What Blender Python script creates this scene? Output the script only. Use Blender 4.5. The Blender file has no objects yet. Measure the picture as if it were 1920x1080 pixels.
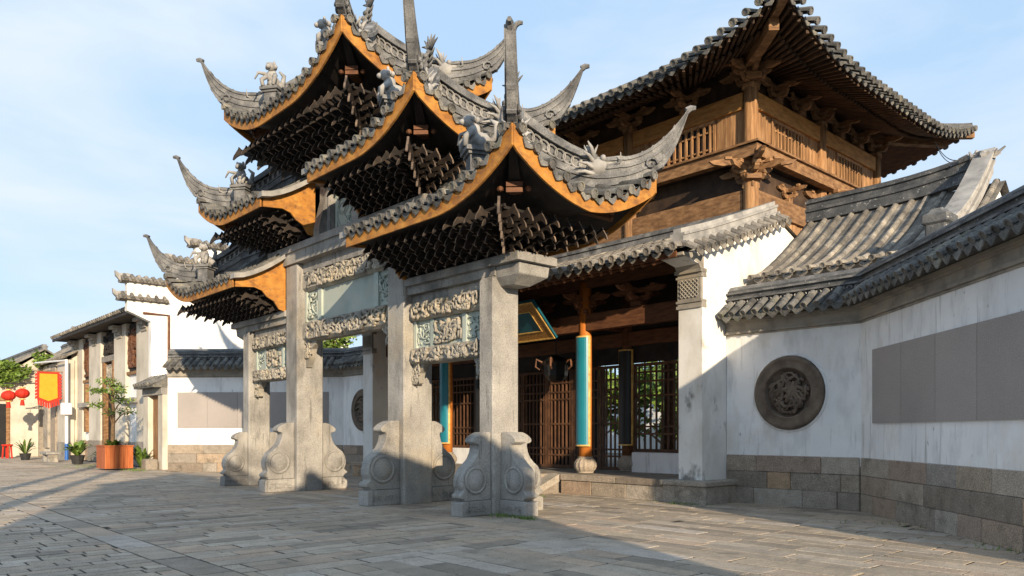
import bpy, math, random
from mathutils import Vector, Matrix
R = math.radians
rng = random.Random(7)
scene = bpy.context.scene
col = scene.collection

# ------------------------------------------------------------ camera, sky, sun
cam = bpy.data.cameras.new('camera'); camo = bpy.data.objects.new('camera', cam); col.objects.link(camo)
CAMH = 1.6
cam.sensor_width = 36; cam.lens = 36*1450/1920; cam.shift_y = 270/1920; cam.clip_end = 2000
camo.location = (0, 0, CAMH); camo.rotation_euler = (R(90), 0, math.atan2(1605, 1450))
scene.camera = camo
SUN_AZ = (.924, -.383); SUN_EL = R(14.5)
world = bpy.data.worlds.new('World'); scene.world = world; world.use_nodes = True
wn = world.node_tree; bg = wn.nodes['Background']
sky = wn.nodes.new('ShaderNodeTexSky'); sky.sky_type = 'NISHITA'; sky.sun_disc = False
sky.sun_elevation = SUN_EL; sky.sun_rotation = math.atan2(SUN_AZ[0], SUN_AZ[1])
sky.air_density = 1.0; sky.dust_density = 0.3; sky.ozone_density = 2.2
tc = wn.nodes.new('ShaderNodeTexCoord'); mp = wn.nodes.new('ShaderNodeMapping')
mp.inputs['Scale'].default_value = (1.3, 1.3, 4.2); mp.inputs['Rotation'].default_value = (0, R(10), R(25))
nz = wn.nodes.new('ShaderNodeTexNoise'); nz.inputs['Scale'].default_value = 1.9; nz.inputs['Detail'].default_value = 5
nz.inputs['Roughness'].default_value = .52; nz.inputs['Distortion'].default_value = .35
rp = wn.nodes.new('ShaderNodeValToRGB'); rp.color_ramp.elements[0].position = .40; rp.color_ramp.elements[1].position = .70
rp.color_ramp.elements[0].color = (.0, .0, .0, 1); rp.color_ramp.elements[1].color = (.85, .85, .85, 1)
mx = wn.nodes.new('ShaderNodeMix'); mx.data_type = 'RGBA'
mx.inputs[7].default_value = (2.85, 3.15, 3.5, 1)
wn.links.new(tc.outputs['Generated'], mp.inputs[0]); wn.links.new(mp.outputs[0], nz.inputs['Vector'])
wn.links.new(nz.outputs['Fac'], rp.inputs[0]); wn.links.new(rp.outputs[0], mx.inputs[0])
veil = wn.nodes.new('ShaderNodeMix'); veil.data_type = 'RGBA'; veil.inputs[0].default_value = .88; veil.inputs[7].default_value = (1.75, 2.45, 3.3, 1)
wn.links.new(sky.outputs[0], veil.inputs[6]); wn.links.new(veil.outputs[2], mx.inputs[6]); wn.links.new(mx.outputs[2], bg.inputs[0])
bg.inputs[1].default_value = .15
sl = bpy.data.lights.new('sun', 'SUN'); so = bpy.data.objects.new('sun', sl); col.objects.link(so)
sl.energy = 3.6; sl.angle = R(.55); sl.color = (1, .81, .575)
sv = Vector((SUN_AZ[0]*math.cos(SUN_EL), SUN_AZ[1]*math.cos(SUN_EL), math.sin(SUN_EL)))
so.rotation_euler = sv.to_track_quat('Z', 'Y').to_euler(); so.location = sv*60
vs = scene.view_settings; vs.view_transform = 'Standard'; vs.look = 'None'; vs.exposure = 1.0; vs.gamma = 1
scene.render.engine = 'CYCLES'

# ------------------------------------------------------------ materials
def mat(name, cols, scale=2.5, rough=.85, bump=.15, bscale=30, speck=0, sscale=140, rnd=.1, stain=None, stretch=(1, 1, 1), spec=.3, tint=None, lo=.3, hi=.72):
    m = bpy.data.materials.new(name); m.use_nodes = True; nt = m.node_tree; N = nt.nodes; L = nt.links
    b = N['Principled BSDF']; b.inputs['Roughness'].default_value = rough; b.inputs['Specular IOR Level'].default_value = spec
    g = N.new('ShaderNodeNewGeometry'); mp = N.new('ShaderNodeMapping'); mp.inputs['Scale'].default_value = stretch
    oi = N.new('ShaderNodeObjectInfo')
    ad = N.new('ShaderNodeMath'); ad.operation = 'ADD'; L.new(oi.outputs['Random'], ad.inputs[0]); L.new(g.outputs['Random Per Island'], ad.inputs[1])
    fr = N.new('ShaderNodeMath'); fr.operation = 'FRACT'; L.new(ad.outputs[0], fr.inputs[0])
    L.new(g.outputs['Position'], mp.inputs[0])
    def noise(s, d=5, vec=None, ro=.55):
        n = N.new('ShaderNodeTexNoise'); n.inputs['Scale'].default_value = s; n.inputs['Detail'].default_value = d; n.inputs['Roughness'].default_value = ro
        L.new(vec or mp.outputs[0], n.inputs['Vector']); return n.outputs['Fac']
    def ramp(fac, stops):
        r = N.new('ShaderNodeValToRGB'); e = r.color_ramp.elements
        while len(e) < len(stops): e.new(.5)
        for i, (p, c) in enumerate(stops): e[i].position = p; e[i].color = (*c, 1)
        L.new(fac, r.inputs[0]); return r.outputs[0]
    def mixc(fac, a, bb, mode='MIX'):
        x = N.new('ShaderNodeMix'); x.data_type = 'RGBA'; x.blend_type = mode
        for s, v in ((0, fac), (6, a), (7, bb)):
            if isinstance(v, (int, float)): x.inputs[s].default_value = v
            elif isinstance(v, tuple): x.inputs[s].default_value = (*v, 1)
            else: L.new(v, x.inputs[s])
        return x.outputs[2]
    k = len(cols)
    c = ramp(noise(scale), [(lo+(hi-lo)*i/max(1, k-1), cc) for i, cc in enumerate(cols)])
    if tint:                                   # each piece its own stone
        t = ramp(fr.outputs[0], [(i/(len(tint)-1), cc) for i, cc in enumerate(tint)])
        c = mixc(.75, c, t)
        c = mixc(.35, c, ramp(noise(scale*3.1), [(.3, (.45, .45, .45)), (.7, (1.2, 1.2, 1.2))]), 'MULTIPLY')
    if stain:
        for (sc, ss, amt, vec, p0, p1) in stain:
            v = None
            if vec:
                m2 = N.new('ShaderNodeMapping'); m2.inputs['Scale'].default_value = vec; L.new(g.outputs['Position'], m2.inputs[0]); v = m2.outputs[0]
            f = ramp(noise(ss, 7, v, .62), [(p0, (0, 0, 0)), (p1, (amt, amt, amt))])
            c = mixc(f, c, sc)
    if speck:
        f = ramp(noise(sscale, 2, g.outputs['Position']), [(.34, (1-speck,)*3), (.5, (1, 1, 1)), (.68, (1+speck,)*3)])
        c = mixc(1.0, c, f, 'MULTIPLY')
    if rnd:
        mr = N.new('ShaderNodeMapRange'); mr.inputs[3].default_value = 1-rnd; mr.inputs[4].default_value = 1+rnd; L.new(fr.outputs[0], mr.inputs[0])
        c = mixc(1.0, c, mr.outputs[0], 'MULTIPLY')
    L.new(c, b.inputs['Base Color'])
    if bump:
        bp = N.new('ShaderNodeBump'); bp.inputs['Strength'].default_value = bump; bp.inputs['Distance'].default_value = .02
        L.new(noise(bscale, 5), bp.inputs['Height']); L.new(bp.outputs[0], b.inputs['Normal'])
    return m
BLK = (.03, .03, .03)
M = {}
M['granite'] = mat('granite', [(.205, .195, .180), (.32, .305, .28), (.41, .39, .355)], 1.3, speck=.2, sscale=44, bump=.8, bscale=48, rnd=.06,
                   stain=[((.09, .085, .08), .9, .75, (1.2, 1.2, .5), .52, .7), ((.45, .38, .27), .6, .5, None, .55, .7), ((.06, .058, .055), 2.6, .7, (2.5, 2.5, .35), .58, .72)])
M['carved'] = mat('carved_stone', [(.20, .186, .165), (.32, .295, .25), (.41, .365, .295)], 2.0, speck=.2, sscale=60, bump=.4, bscale=40, rnd=.08,
                  stain=[((.10, .10, .10), 3, .6, None, .52, .7), ((.5, .42, .29), .8, .5, None, .5, .66)])
M['jade'] = mat('pale_green_stone', [(.29, .345, .315), (.39, .435, .39), (.45, .475, .415)], 1.2, speck=.1, bump=.15, rough=.6, stain=[((.42, .40, .30), 1.5, .5, None, .5, .7)])
M['paving'] = mat('paving', [(.32, .276, .224), (.43, .372, .30), (.50, .432, .345)], 1.1, speck=.34, sscale=70, bump=.7, bscale=14, rnd=.22, rough=.75,
                  tint=[(.30, .252, .20), (.44, .365, .28), (.50, .405, .29), (.38, .318, .25), (.49, .355, .25), (.45, .382, .30), (.33, .275, .215), (.41, .335, .255), (.38, .34, .30)],
                  stain=[((.12, .11, .095), 2.2, .6, None, .55, .72), ((.16, .145, .12), .35, .45, None, .48, .66), ((.06, .055, .05), 9, .7, None, .66, .74)])
M['joint'] = mat('joint_soil', [(.022, .020, .017), (.045, .04, .03)], 6, rnd=0)
M['plaster'] = mat('lime_plaster', [(.72, .72, .72), (.80, .795, .785), (.85, .845, .83)], .8, bump=.16, bscale=14, rnd=0, rough=.9, spec=.2,
                   stain=[((.50, .495, .49), 2.6, .65, (1, 1, .35), .50, .70), ((.30, .295, .28), 5, .75, (1.6, 1.6, .12), .58, .72), ((.16, .16, .15), 7, .8, (1, 1, .6), .66, .74), ((.58, .52, .42), .5, .5, None, .54, .66)])
M['dirty_plaster'] = mat('weathered_plaster', [(.62, .61, .58), (.74, .73, .70), (.80, .79, .76)], .9, bump=.2, bscale=18, rnd=0, rough=.9, spec=.2,
                   stain=[((.10, .10, .095), 2.4, .8, (1, 1, .55), .59, .70), ((.45, .39, .30), .8, .6, (1, 1, .4), .5, .66)])
M['cream'] = mat('cream_plaster', [(.40, .36, .295), (.55, .50, .42), (.62, .57, .49)], .7, bump=.12, bscale=14, rnd=.04, rough=.9, spec=.2,
                 stain=[((.36, .33, .28), 1.6, .6, (1, 1, .4), .52, .7)])
M['dado'] = mat('dado_stone', [(.2, .17, .14), (.30, .26, .21), (.36, .30, .23)], 1.6, speck=.35, sscale=55, bump=.6, bscale=24, rnd=.16,
                tint=[(.24, .19, .145), (.32, .28, .23), (.39, .32, .24), (.35, .265, .205), (.42, .28, .165), (.28, .26, .23), (.38, .335, .275), (.31, .25, .19)],
                stain=[((.08, .075, .06), 1.6, .7, None, .54, .7)])
M['panel'] = mat('grey_granite_panel', [(.29, .262, .246), (.345, .312, .292)], .8, speck=.22, sscale=70, bump=.1, rnd=.05, rough=.6)
M['brick'] = mat('brick_frieze', [(.20, .185, .165), (.30, .275, .235), (.36, .31, .24)], 2.2, speck=.15, bump=.25, rnd=.12, stain=[((.09, .085, .08), 2, .7, None, .52, .7), ((.36, .21, .12), 1.3, .6, None, .62, .7)])
M['tile'] = mat('roof_tile', [(.055, .055, .055), (.115, .112, .105), (.17, .165, .15)], 3.0, rough=.8, bump=.35, bscale=26, rnd=.3, speck=.3, sscale=45,
                stain=[((.24, .22, .17), 2.1, .75, None, .52, .68), ((.10, .11, .045), 1.4, .6, None, .60, .72)])
M['tile_pale'] = mat('pale_roof_tile', [(.115, .108, .098), (.195, .178, .155), (.28, .248, .205)], 2.4, rough=.85, bump=.35, bscale=22, rnd=.3, speck=.3, sscale=40,
                stain=[((.40, .36, .29), 2.4, .6, None, .55, .7), ((.06, .06, .055), 2, .6, None, .55, .7)])
M['ridge'] = mat('ridge_plaster', [(.075, .077, .082), (.15, .15, .15), (.27, .265, .255)], 2.6, rough=.85, bump=.3, bscale=30, rnd=.08, speck=.25, sscale=40,
                 stain=[((.04, .042, .045), 3, .75, None, .55, .7)])
M['ridge_pale'] = mat('pale_ridge_plaster', [(.19, .188, .18), (.31, .30, .285), (.42, .405, .38)], 2.6, rough=.85, bump=.3, bscale=30, rnd=.05,
                 stain=[((.10, .10, .10), 4, .7, None, .58, .7)])
M['darkridge'] = mat('dark_ridge', [(.05, .055, .06), (.09, .095, .10), (.16, .16, .155)], 3, rough=.7, bump=.3, rnd=.06, speck=.3, sscale=50, stain=[((.5, .5, .5), 14, .8, None, .62, .68)])
M['fascia'] = mat('orange_fascia', [(.30, .125, .026), (.41, .18, .034), (.50, .24, .05)], 4, rough=.7, bump=.12, rnd=.05, stretch=(1, 1, 1),
                  stain=[((.13, .055, .025), 3, .8, (1.4, 1.4, 2.5), .48, .70), ((.20, .13, .07), 9, .7, (1, 1, 4), .55, .7)])
M['orange'] = mat('orange_lacquer', [(.48, .15, .03), (.58, .20, .035)], 3, rough=.45, bump=.05, rnd=.05, stretch=(3, 3, .4))
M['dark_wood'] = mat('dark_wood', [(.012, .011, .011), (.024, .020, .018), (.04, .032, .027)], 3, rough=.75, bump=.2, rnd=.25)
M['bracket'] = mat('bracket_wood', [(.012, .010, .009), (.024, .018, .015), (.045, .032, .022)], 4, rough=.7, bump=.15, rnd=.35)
M['worn_lit'] = mat('worn_lit_edge_wood', [(.05, .04, .033), (.12, .09, .07), (.26, .19, .135)], 5, rough=.7, bump=.1, rnd=.35)  # pale arm rims: worn paint plus edge highlights put into the colour
M['wood'] = mat('weathered_wood', [(.14, .072, .034), (.25, .135, .062), (.37, .215, .105)], 2.0, rough=.75, bump=.3, bscale=10, rnd=.18, stretch=(2, 2, 6),
                stain=[((.05, .035, .025), 2.5, .6, (2, 2, 6), .52, .72)])
M['honey'] = mat('honey_wood', [(.26, .12, .035), (.40, .195, .06), (.50, .26, .085)], 2.0, rough=.7, bump=.2, bscale=10, rnd=.1, stretch=(1.5, 1.5, 6), stain=[((.12, .06, .03), 2.5, .5, (2, 2, 6), .55, .72)])
M['wood_v'] = mat('weathered_planks', [(.19, .098, .044), (.33, .178, .08), (.47, .28, .138)], 2.0, rough=.75, bump=.3, bscale=10, rnd=.2, stretch=(7, 7, .7),
                  stain=[((.06, .042, .03), 2.5, .6, (6, 6, .7), .52, .72)])
M['rafter'] = mat('rafter_wood', [(.032, .020, .013), (.06, .036, .022), (.10, .062, .036)], 3, rough=.75, bump=.2, rnd=.3)
M['brown_wood'] = mat('red_brown_wood', [(.075, .03, .016), (.13, .055, .026), (.18, .08, .036)], 2.5, rough=.6, bump=.2, rnd=.15, stretch=(1.2, 4, 6))
M['lattice'] = mat('lattice_wood', [(.055, .026, .014), (.10, .048, .024), (.14, .068, .034)], 4, rough=.65, bump=.1, rnd=.2)
M['teal'] = mat('turquoise_lacquer', [(.008, .15, .21), (.012, .19, .25)], 2, rough=.35, bump=.03, rnd=.03, spec=.5)
M['deepteal'] = mat('deep_teal_lacquer', [(.010, .085, .12), (.014, .105, .145)], 2, rough=.4, bump=.03, rnd=.02)
M['gold'] = mat('gold_leaf', [(.42, .22, .05), (.62, .38, .10), (.75, .52, .2)], 12, rough=.4, bump=.2, rnd=.05)
M['goldbrown'] = mat('carved_gilt_wood', [(.12, .05, .02), (.32, .16, .04), (.55, .32, .07)], 26, rough=.5, bump=.6, bscale=40, rnd=0)
M['black'] = mat('black_lacquer', [(.012, .012, .013), (.02, .02, .02)], 3, rough=.4, bump=.03, rnd=0)
M['med'] = mat('brown_carved_stone', [(.085, .064, .049), (.14, .108, .082), (.19, .148, .11)], 3, speck=.2, sscale=60, bump=.4, rnd=.05)
M['leaf'] = mat('leaf', [(.045, .085, .014), (.08, .135, .022), (.12, .17, .035)], 5, rough=.55, bump=0, rnd=.45, spec=.35)
M['leaf_light'] = mat('light_leaf', [(.07, .13, .02), (.12, .19, .03), (.17, .24, .05)], 5, rough=.55, bump=0, rnd=.4, spec=.35)
M['bark'] = mat('bark', [(.10, .065, .035), (.2, .13, .07)], 8, bump=.5, rnd=.1)
M['planter'] = mat('planter_wood', [(.30, .075, .022), (.40, .11, .03), (.46, .15, .05)], 2.5, rough=.6, bump=.15, rnd=.12, stretch=(5, 5, .6))
M['red'] = mat('red_cloth', [(.45, .022, .01), (.55, .032, .014)], 4, rough=.7, bump=.05, rnd=.05)
M['yellow'] = mat('yellow_cloth', [(.55, .26, .015), (.62, .31, .022)], 4, rough=.75, bump=.1, rnd=0)
M['white'] = mat('white_paint', [(.72, .72, .70), (.8, .8, .78)], 4, rough=.5, bump=.03, rnd=.02)
M['blue'] = mat('blue_paint', [(.02, .10, .35), (.03, .13, .42)], 4, rough=.5, bump=.03, rnd=.02)
M['metal'] = mat('dark_metal', [(.02, .02, .02), (.04, .04, .04)], 6, rough=.5, bump=.05, rnd=.05)
M['glassdark'] = mat('dark_pane', [(.02, .025, .03), (.035, .045, .06)], 3, rough=.15, bump=0, rnd=.1, spec=.6)
M['soil'] = mat('soil', [(.04, .03, .02), (.07, .05, .03)], 9, rnd=0)
M['earth'] = mat('earth', [(.12, .115, .10), (.18, .17, .15)], .6, bump=.2, rnd=0)

# ------------------------------------------------------------ mesh helpers
class MB:
    def __init__(s): s.v = []; s.f = []
    def add(s, vs, fs):
        o = len(s.v); s.v += [tuple(p) for p in vs]; s.f += [tuple(i+o for i in f) for f in fs]
    def box(s, x0, x1, y0, y1, z0, z1):
        s.add([(x0, y0, z0), (x1, y0, z0), (x1, y1, z0), (x0, y1, z0), (x0, y0, z1), (x1, y0, z1), (x1, y1, z1), (x0, y1, z1)],
              [(0, 3, 2, 1), (4, 5, 6, 7), (0, 1, 5, 4), (1, 2, 6, 5), (2, 3, 7, 6), (3, 0, 4, 7)]); return s
    def cbox(s, x0, x1, y0, y1, z0, z1, c=.03):           # box with chamfered vertical and top edges
        s.loft([ring_oct(x0, x1, y0, y1, z, c) for z in (z0, z1-c)] + [ring_oct(x0+c, x1-c, y0+c, y1-c, z1, c)]); return s
    def prism(s, poly, O, ax, ay, an, th):
        O, ax, ay, an = map(Vector, (O, ax, ay, an)); n = len(poly)
        a = [O+ax*p[0]+ay*p[1] for p in poly]; b = [p+an*th for p in a]
        s.add(a+b, [tuple(range(n-1, -1, -1)), tuple(range(n, 2*n))]+[(i, (i+1) % n, n+(i+1) % n, n+i) for i in range(n)]); return s
    def loft(s, rings, closed=True, cap=True):
        n = len(rings[0]); vs = [p for r in rings for p in r]; fs = []
        for i in range(len(rings)-1):
            for j in range(n if closed else n-1):
                k = (j+1) % n; fs.append((i*n+j, i*n+k, (i+1)*n+k, (i+1)*n+j))
        if cap and closed: fs += [tuple(range(n-1, -1, -1)), tuple(range((len(rings)-1)*n, len(rings)*n))]
        s.add(vs, fs); return s
    def tube(s, pts, r, n=6, cap=True):
        pts = [Vector(p) for p in pts]
        if not isinstance(r, (list, tuple)): r = [r]*len(pts)
        rings = []; up = Vector((0, 0, 1)); prev = None
        for i, p in enumerate(pts):
            t = (pts[min(i+1, len(pts)-1)]-pts[max(i-1, 0)])
            if t.length < 1e-6: t = Vector((0, 0, 1))
            t.normalize()
            if prev is None:
                a = t.cross(up)
                if a.length < .05: a = t.cross(Vector((1, 0, 0)))
            else: a = prev-t*prev.dot(t)
            if a.length < 1e-5: a = t.orthogonal()
            a.normalize(); b = t.cross(a); prev = a
            rings.append([p+(a*math.cos(2*math.pi*j/n)+b*math.sin(2*math.pi*j/n))*r[i] for j in range(n)])
        return s.loft(rings, True, cap)
    def lathe(s, prof, O, n=14, axis=(0, 0, 1)):
        q = Vector(axis).to_track_quat('Z', 'Y'); O = Vector(O)
        return s.loft([[O+q @ Vector((r*math.cos(2*math.pi*j/n), r*math.sin(2*math.pi*j/n), z)) for j in range(n)] for r, z in prof])
    def ell(s, c, rad, n=8, m=5, rot=None):
        c = Vector(c); rings = []
        for i in range(m+1):
            th = math.pi*(.04+.92*i/m)
            ring = []
            for j in range(n):
                p = Vector((rad[0]*math.sin(th)*math.cos(2*math.pi*j/n), rad[1]*math.sin(th)*math.sin(2*math.pi*j/n), -rad[2]*math.cos(th)))
                ring.append(c+(rot @ p if rot else p))
            rings.append(ring)
        return s.loft(rings)
    def mesh(s, name, m, smooth=False):
        me = bpy.data.meshes.new(name); me.from_pydata([tuple(p) for p in s.v], [], s.f); me.validate()
        me.materials.append(M[m] if isinstance(m, str) else m)
        if smooth: me.polygons.foreach_set('use_smooth', [True]*len(me.polygons))
        me.update(); return me
def ring_oct(x0, x1, y0, y1, z, c):
    return [(x0+c, y0, z), (x1-c, y0, z), (x1, y0+c, z), (x1, y1-c, z), (x1-c, y1, z), (x0+c, y1, z), (x0, y1-c, z), (x0, y0+c, z)]
BASE = {}
def thing(name, label, cat, loc=(0, 0, 0), group=None, kind=None):
    o = bpy.data.objects.new(name, None); o.empty_display_size = .2; col.objects.link(o); o.location = loc; BASE[o.name] = Vector(loc)
    o['label'] = label; o['category'] = cat
    if group: o['group'] = group
    if kind: o['kind'] = kind
    return o
def base_of(o):
    while o and o.parent: o = o.parent
    return BASE.get(o.name, Vector((0, 0, 0))) if o else Vector((0, 0, 0))
def part(name, mb, m, parent, smooth=False, bevel=0, label=None, kind=None):
    """mesh given in world coordinates, hung under a thing or one of its parts"""
    b = base_of(parent); mb.v = [(p[0]-b.x, p[1]-b.y, p[2]-b.z) for p in mb.v]
    o = bpy.data.objects.new(name, mb.mesh(name, m, smooth)); col.objects.link(o); o.parent = parent
    if bevel:
        bv = o.modifiers.new('bevel', 'BEVEL'); bv.width = bevel; bv.segments = 2; bv.limit_method = 'ANGLE'; bv.angle_limit = R(40)
    if label: o['label'] = label
    if kind: o['kind'] = kind
    return o
def inst(name, me, parent, loc, rot=None, scale=(1, 1, 1)):
    o = bpy.data.objects.new(name, me); col.objects.link(o); o.parent = parent
    b = base_of(parent); mt = Matrix.Translation(Vector(loc)-b)
    if rot is not None: mt = mt @ rot.to_4x4()
    o.matrix_local = mt @ Matrix.Diagonal((*scale, 1)); return o
def solo(name, mb, m, label, cat, loc, smooth=False, group=None, kind=None):
    """a thing that is one mesh; mesh in world coordinates, origin at loc"""
    l = Vector(loc); mb.v = [(p[0]-l.x, p[1]-l.y, p[2]-l.z) for p in mb.v]
    o = bpy.data.objects.new(name, mb.mesh(name, m, smooth)); col.objects.link(o); o.location = l; BASE[o.name] = l
    if kind: o['kind'] = kind
    if label: o['label'] = label
    if cat: o['category'] = cat
    if group: o['group'] = group
    return o
def frame_rot(ax, ay, az): return Matrix((ax, ay, az)).transposed()
def sweep(mb, path, prof, closed=True):
    """sweep a profile [(outward, z)] along plan points; outward is to the right of the path"""
    P = [Vector((p[0], p[1])) for p in path]; rings = []
    for i, p in enumerate(P):
        ns = []
        for a, b in ((i-1, i), (i, i+1)):
            if a >= 0 and b < len(P):
                d = (P[b]-P[a]).normalized(); ns.append(Vector((d.y, -d.x)))
        n = ns[0] if len(ns) == 1 else (ns[0]+ns[1])/(1+ns[0].dot(ns[1]))
        rings.append([(p.x+n.x*o, p.y+n.y*o, z) for o, z in prof])
    return mb.loft(rings, closed)
def carve(mb, O, ax, ay, an, w, h, seed, n=9, r=.03, circle=False):
    """high relief: coiled bodies, clouds and petals lying on a panel"""
    g = random.Random(seed); O, ax, ay, an = map(Vector, (O, ax, ay, an))
    def ok(u, v): return (u*u+v*v < .86) if circle else True
    for k in range(n):
        u, v = g.uniform(-.9, .9), g.uniform(-.75, .75); a = g.uniform(0, 6.28); turn = g.choice((-1, 1))*g.uniform(.5, 1.1); pts = []; rr = []
        m = g.randint(5, 9); st = .5*min(w, h)*.42
        for i in range(m):
            u2, v2 = max(-.93, min(.93, u)), max(-.85, min(.85, v))
            if ok(u2, v2):
                pts.append(O+ax*(u2*w/2)+ay*(v2*h/2)+an*(r*(.3+.9*abs(math.sin(i*1.3+k))))); rr.append(r*(1.15-.75*i/m)*g.uniform(.85, 1.15))
            u += math.cos(a)*st/(w/2); v += math.sin(a)*st/(h/2); a += turn
            if g.random() < .25: turn = -turn
        if len(pts) > 2: mb.tube(pts, rr, 5)
    for k in range(int(n*1.6)):
        u, v = g.uniform(-.92, .92), g.uniform(-.8, .8)
        if ok(u, v):
            q = frame_rot(ax, ay, an) @ Matrix.Rotation(g.uniform(0, 3), 3, 'Z')
            mb.ell(O+ax*(u*w/2)+ay*(v*h/2)+an*r*.3, (r*g.uniform(1, 2.4), r*g.uniform(.7, 1.4), r*g.uniform(.7, 1.5)), 6, 3, q)
    return mb
def leaves(mb, c, rad, n, size, g, aspect=.45, droop=0):
    c = Vector(c)
    for k in range(n):
        while True:
            p = Vector((g.uniform(-1, 1), g.uniform(-1, 1), g.uniform(-1, 1)))
            if .15 < p.length < 1: break
        q = Vector((p.x*rad[0], p.y*rad[1], p.z*rad[2]))+c
        d = Vector((g.gauss(0, 1), g.gauss(0, 1), g.gauss(0, .7)-droop)).normalized(); e = d.orthogonal().normalized()
        e = Matrix.Rotation(g.uniform(0, 6.28), 3, d) @ e; s = size*g.uniform(.6, 1.3)
        mb.add([q, q+d*s*.5+e*s*aspect*.5, q+d*s, q+d*s*.5-e*s*aspect*.5], [(0, 1, 2, 3)])
    return mb
X3, Y3, Z3 = Vector((1, 0, 0)), Vector((0, 1, 0)), Vector((0, 0, 1))

# ------------------------------------------------------------ roofs
def tile_row(mb, pts, lat, r, disc=True, n=5, dr=.8):
    """a course of half-round cover tiles, each lapping the one below; first point is the eave"""
    pts = [Vector(p) for p in pts]; lat = Vector(lat).normalized()
    for i in range(len(pts)-1):
        t = (pts[i+1]-pts[i]).normalized(); nn = lat.cross(t)
        if nn.z < 0: nn = -nn
        rings = []
        for p, q in ((pts[i], r), (pts[i+1]+t*.02, r*.91)):
            rings.append([p+lat*(q*math.cos(math.pi*j/n))+nn*(q*math.sin(math.pi*j/n)*1.15) for j in range(n+1)])
        mb.loft(rings, False)
        if i == 0 and disc:
            c = pts[0]+nn*r*.25
            ri = [[c+t*d+lat*(q*math.cos(2*math.pi*j/9))+nn*(q*math.sin(2*math.pi*j/9)) for j in range(9)] for d, q in ((.03, r*dr*1.1), (-.03, r*dr*1.12), (-.03, r*dr*.8), (-.015, r*dr*.75))]
            mb.loft(ri)
    return mb
DRIP = {}
def drip_mesh(m, w=.2, h=.13):
    k = (m, w, h)
    if k not in DRIP:
        b = MB(); b.prism([(-w/2, .02), (-w/2*.95, -h*.35), (-w*.22, -h*.75), (0, -h), (w*.22, -h*.75), (w/2*.95, -h*.35), (w/2, .02), (0, -.03)], (0, 0, 0), X3, Z3, Y3, .02)
        DRIP[k] = b.mesh('drip_tile', m)
    return DRIP[k]
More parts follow.
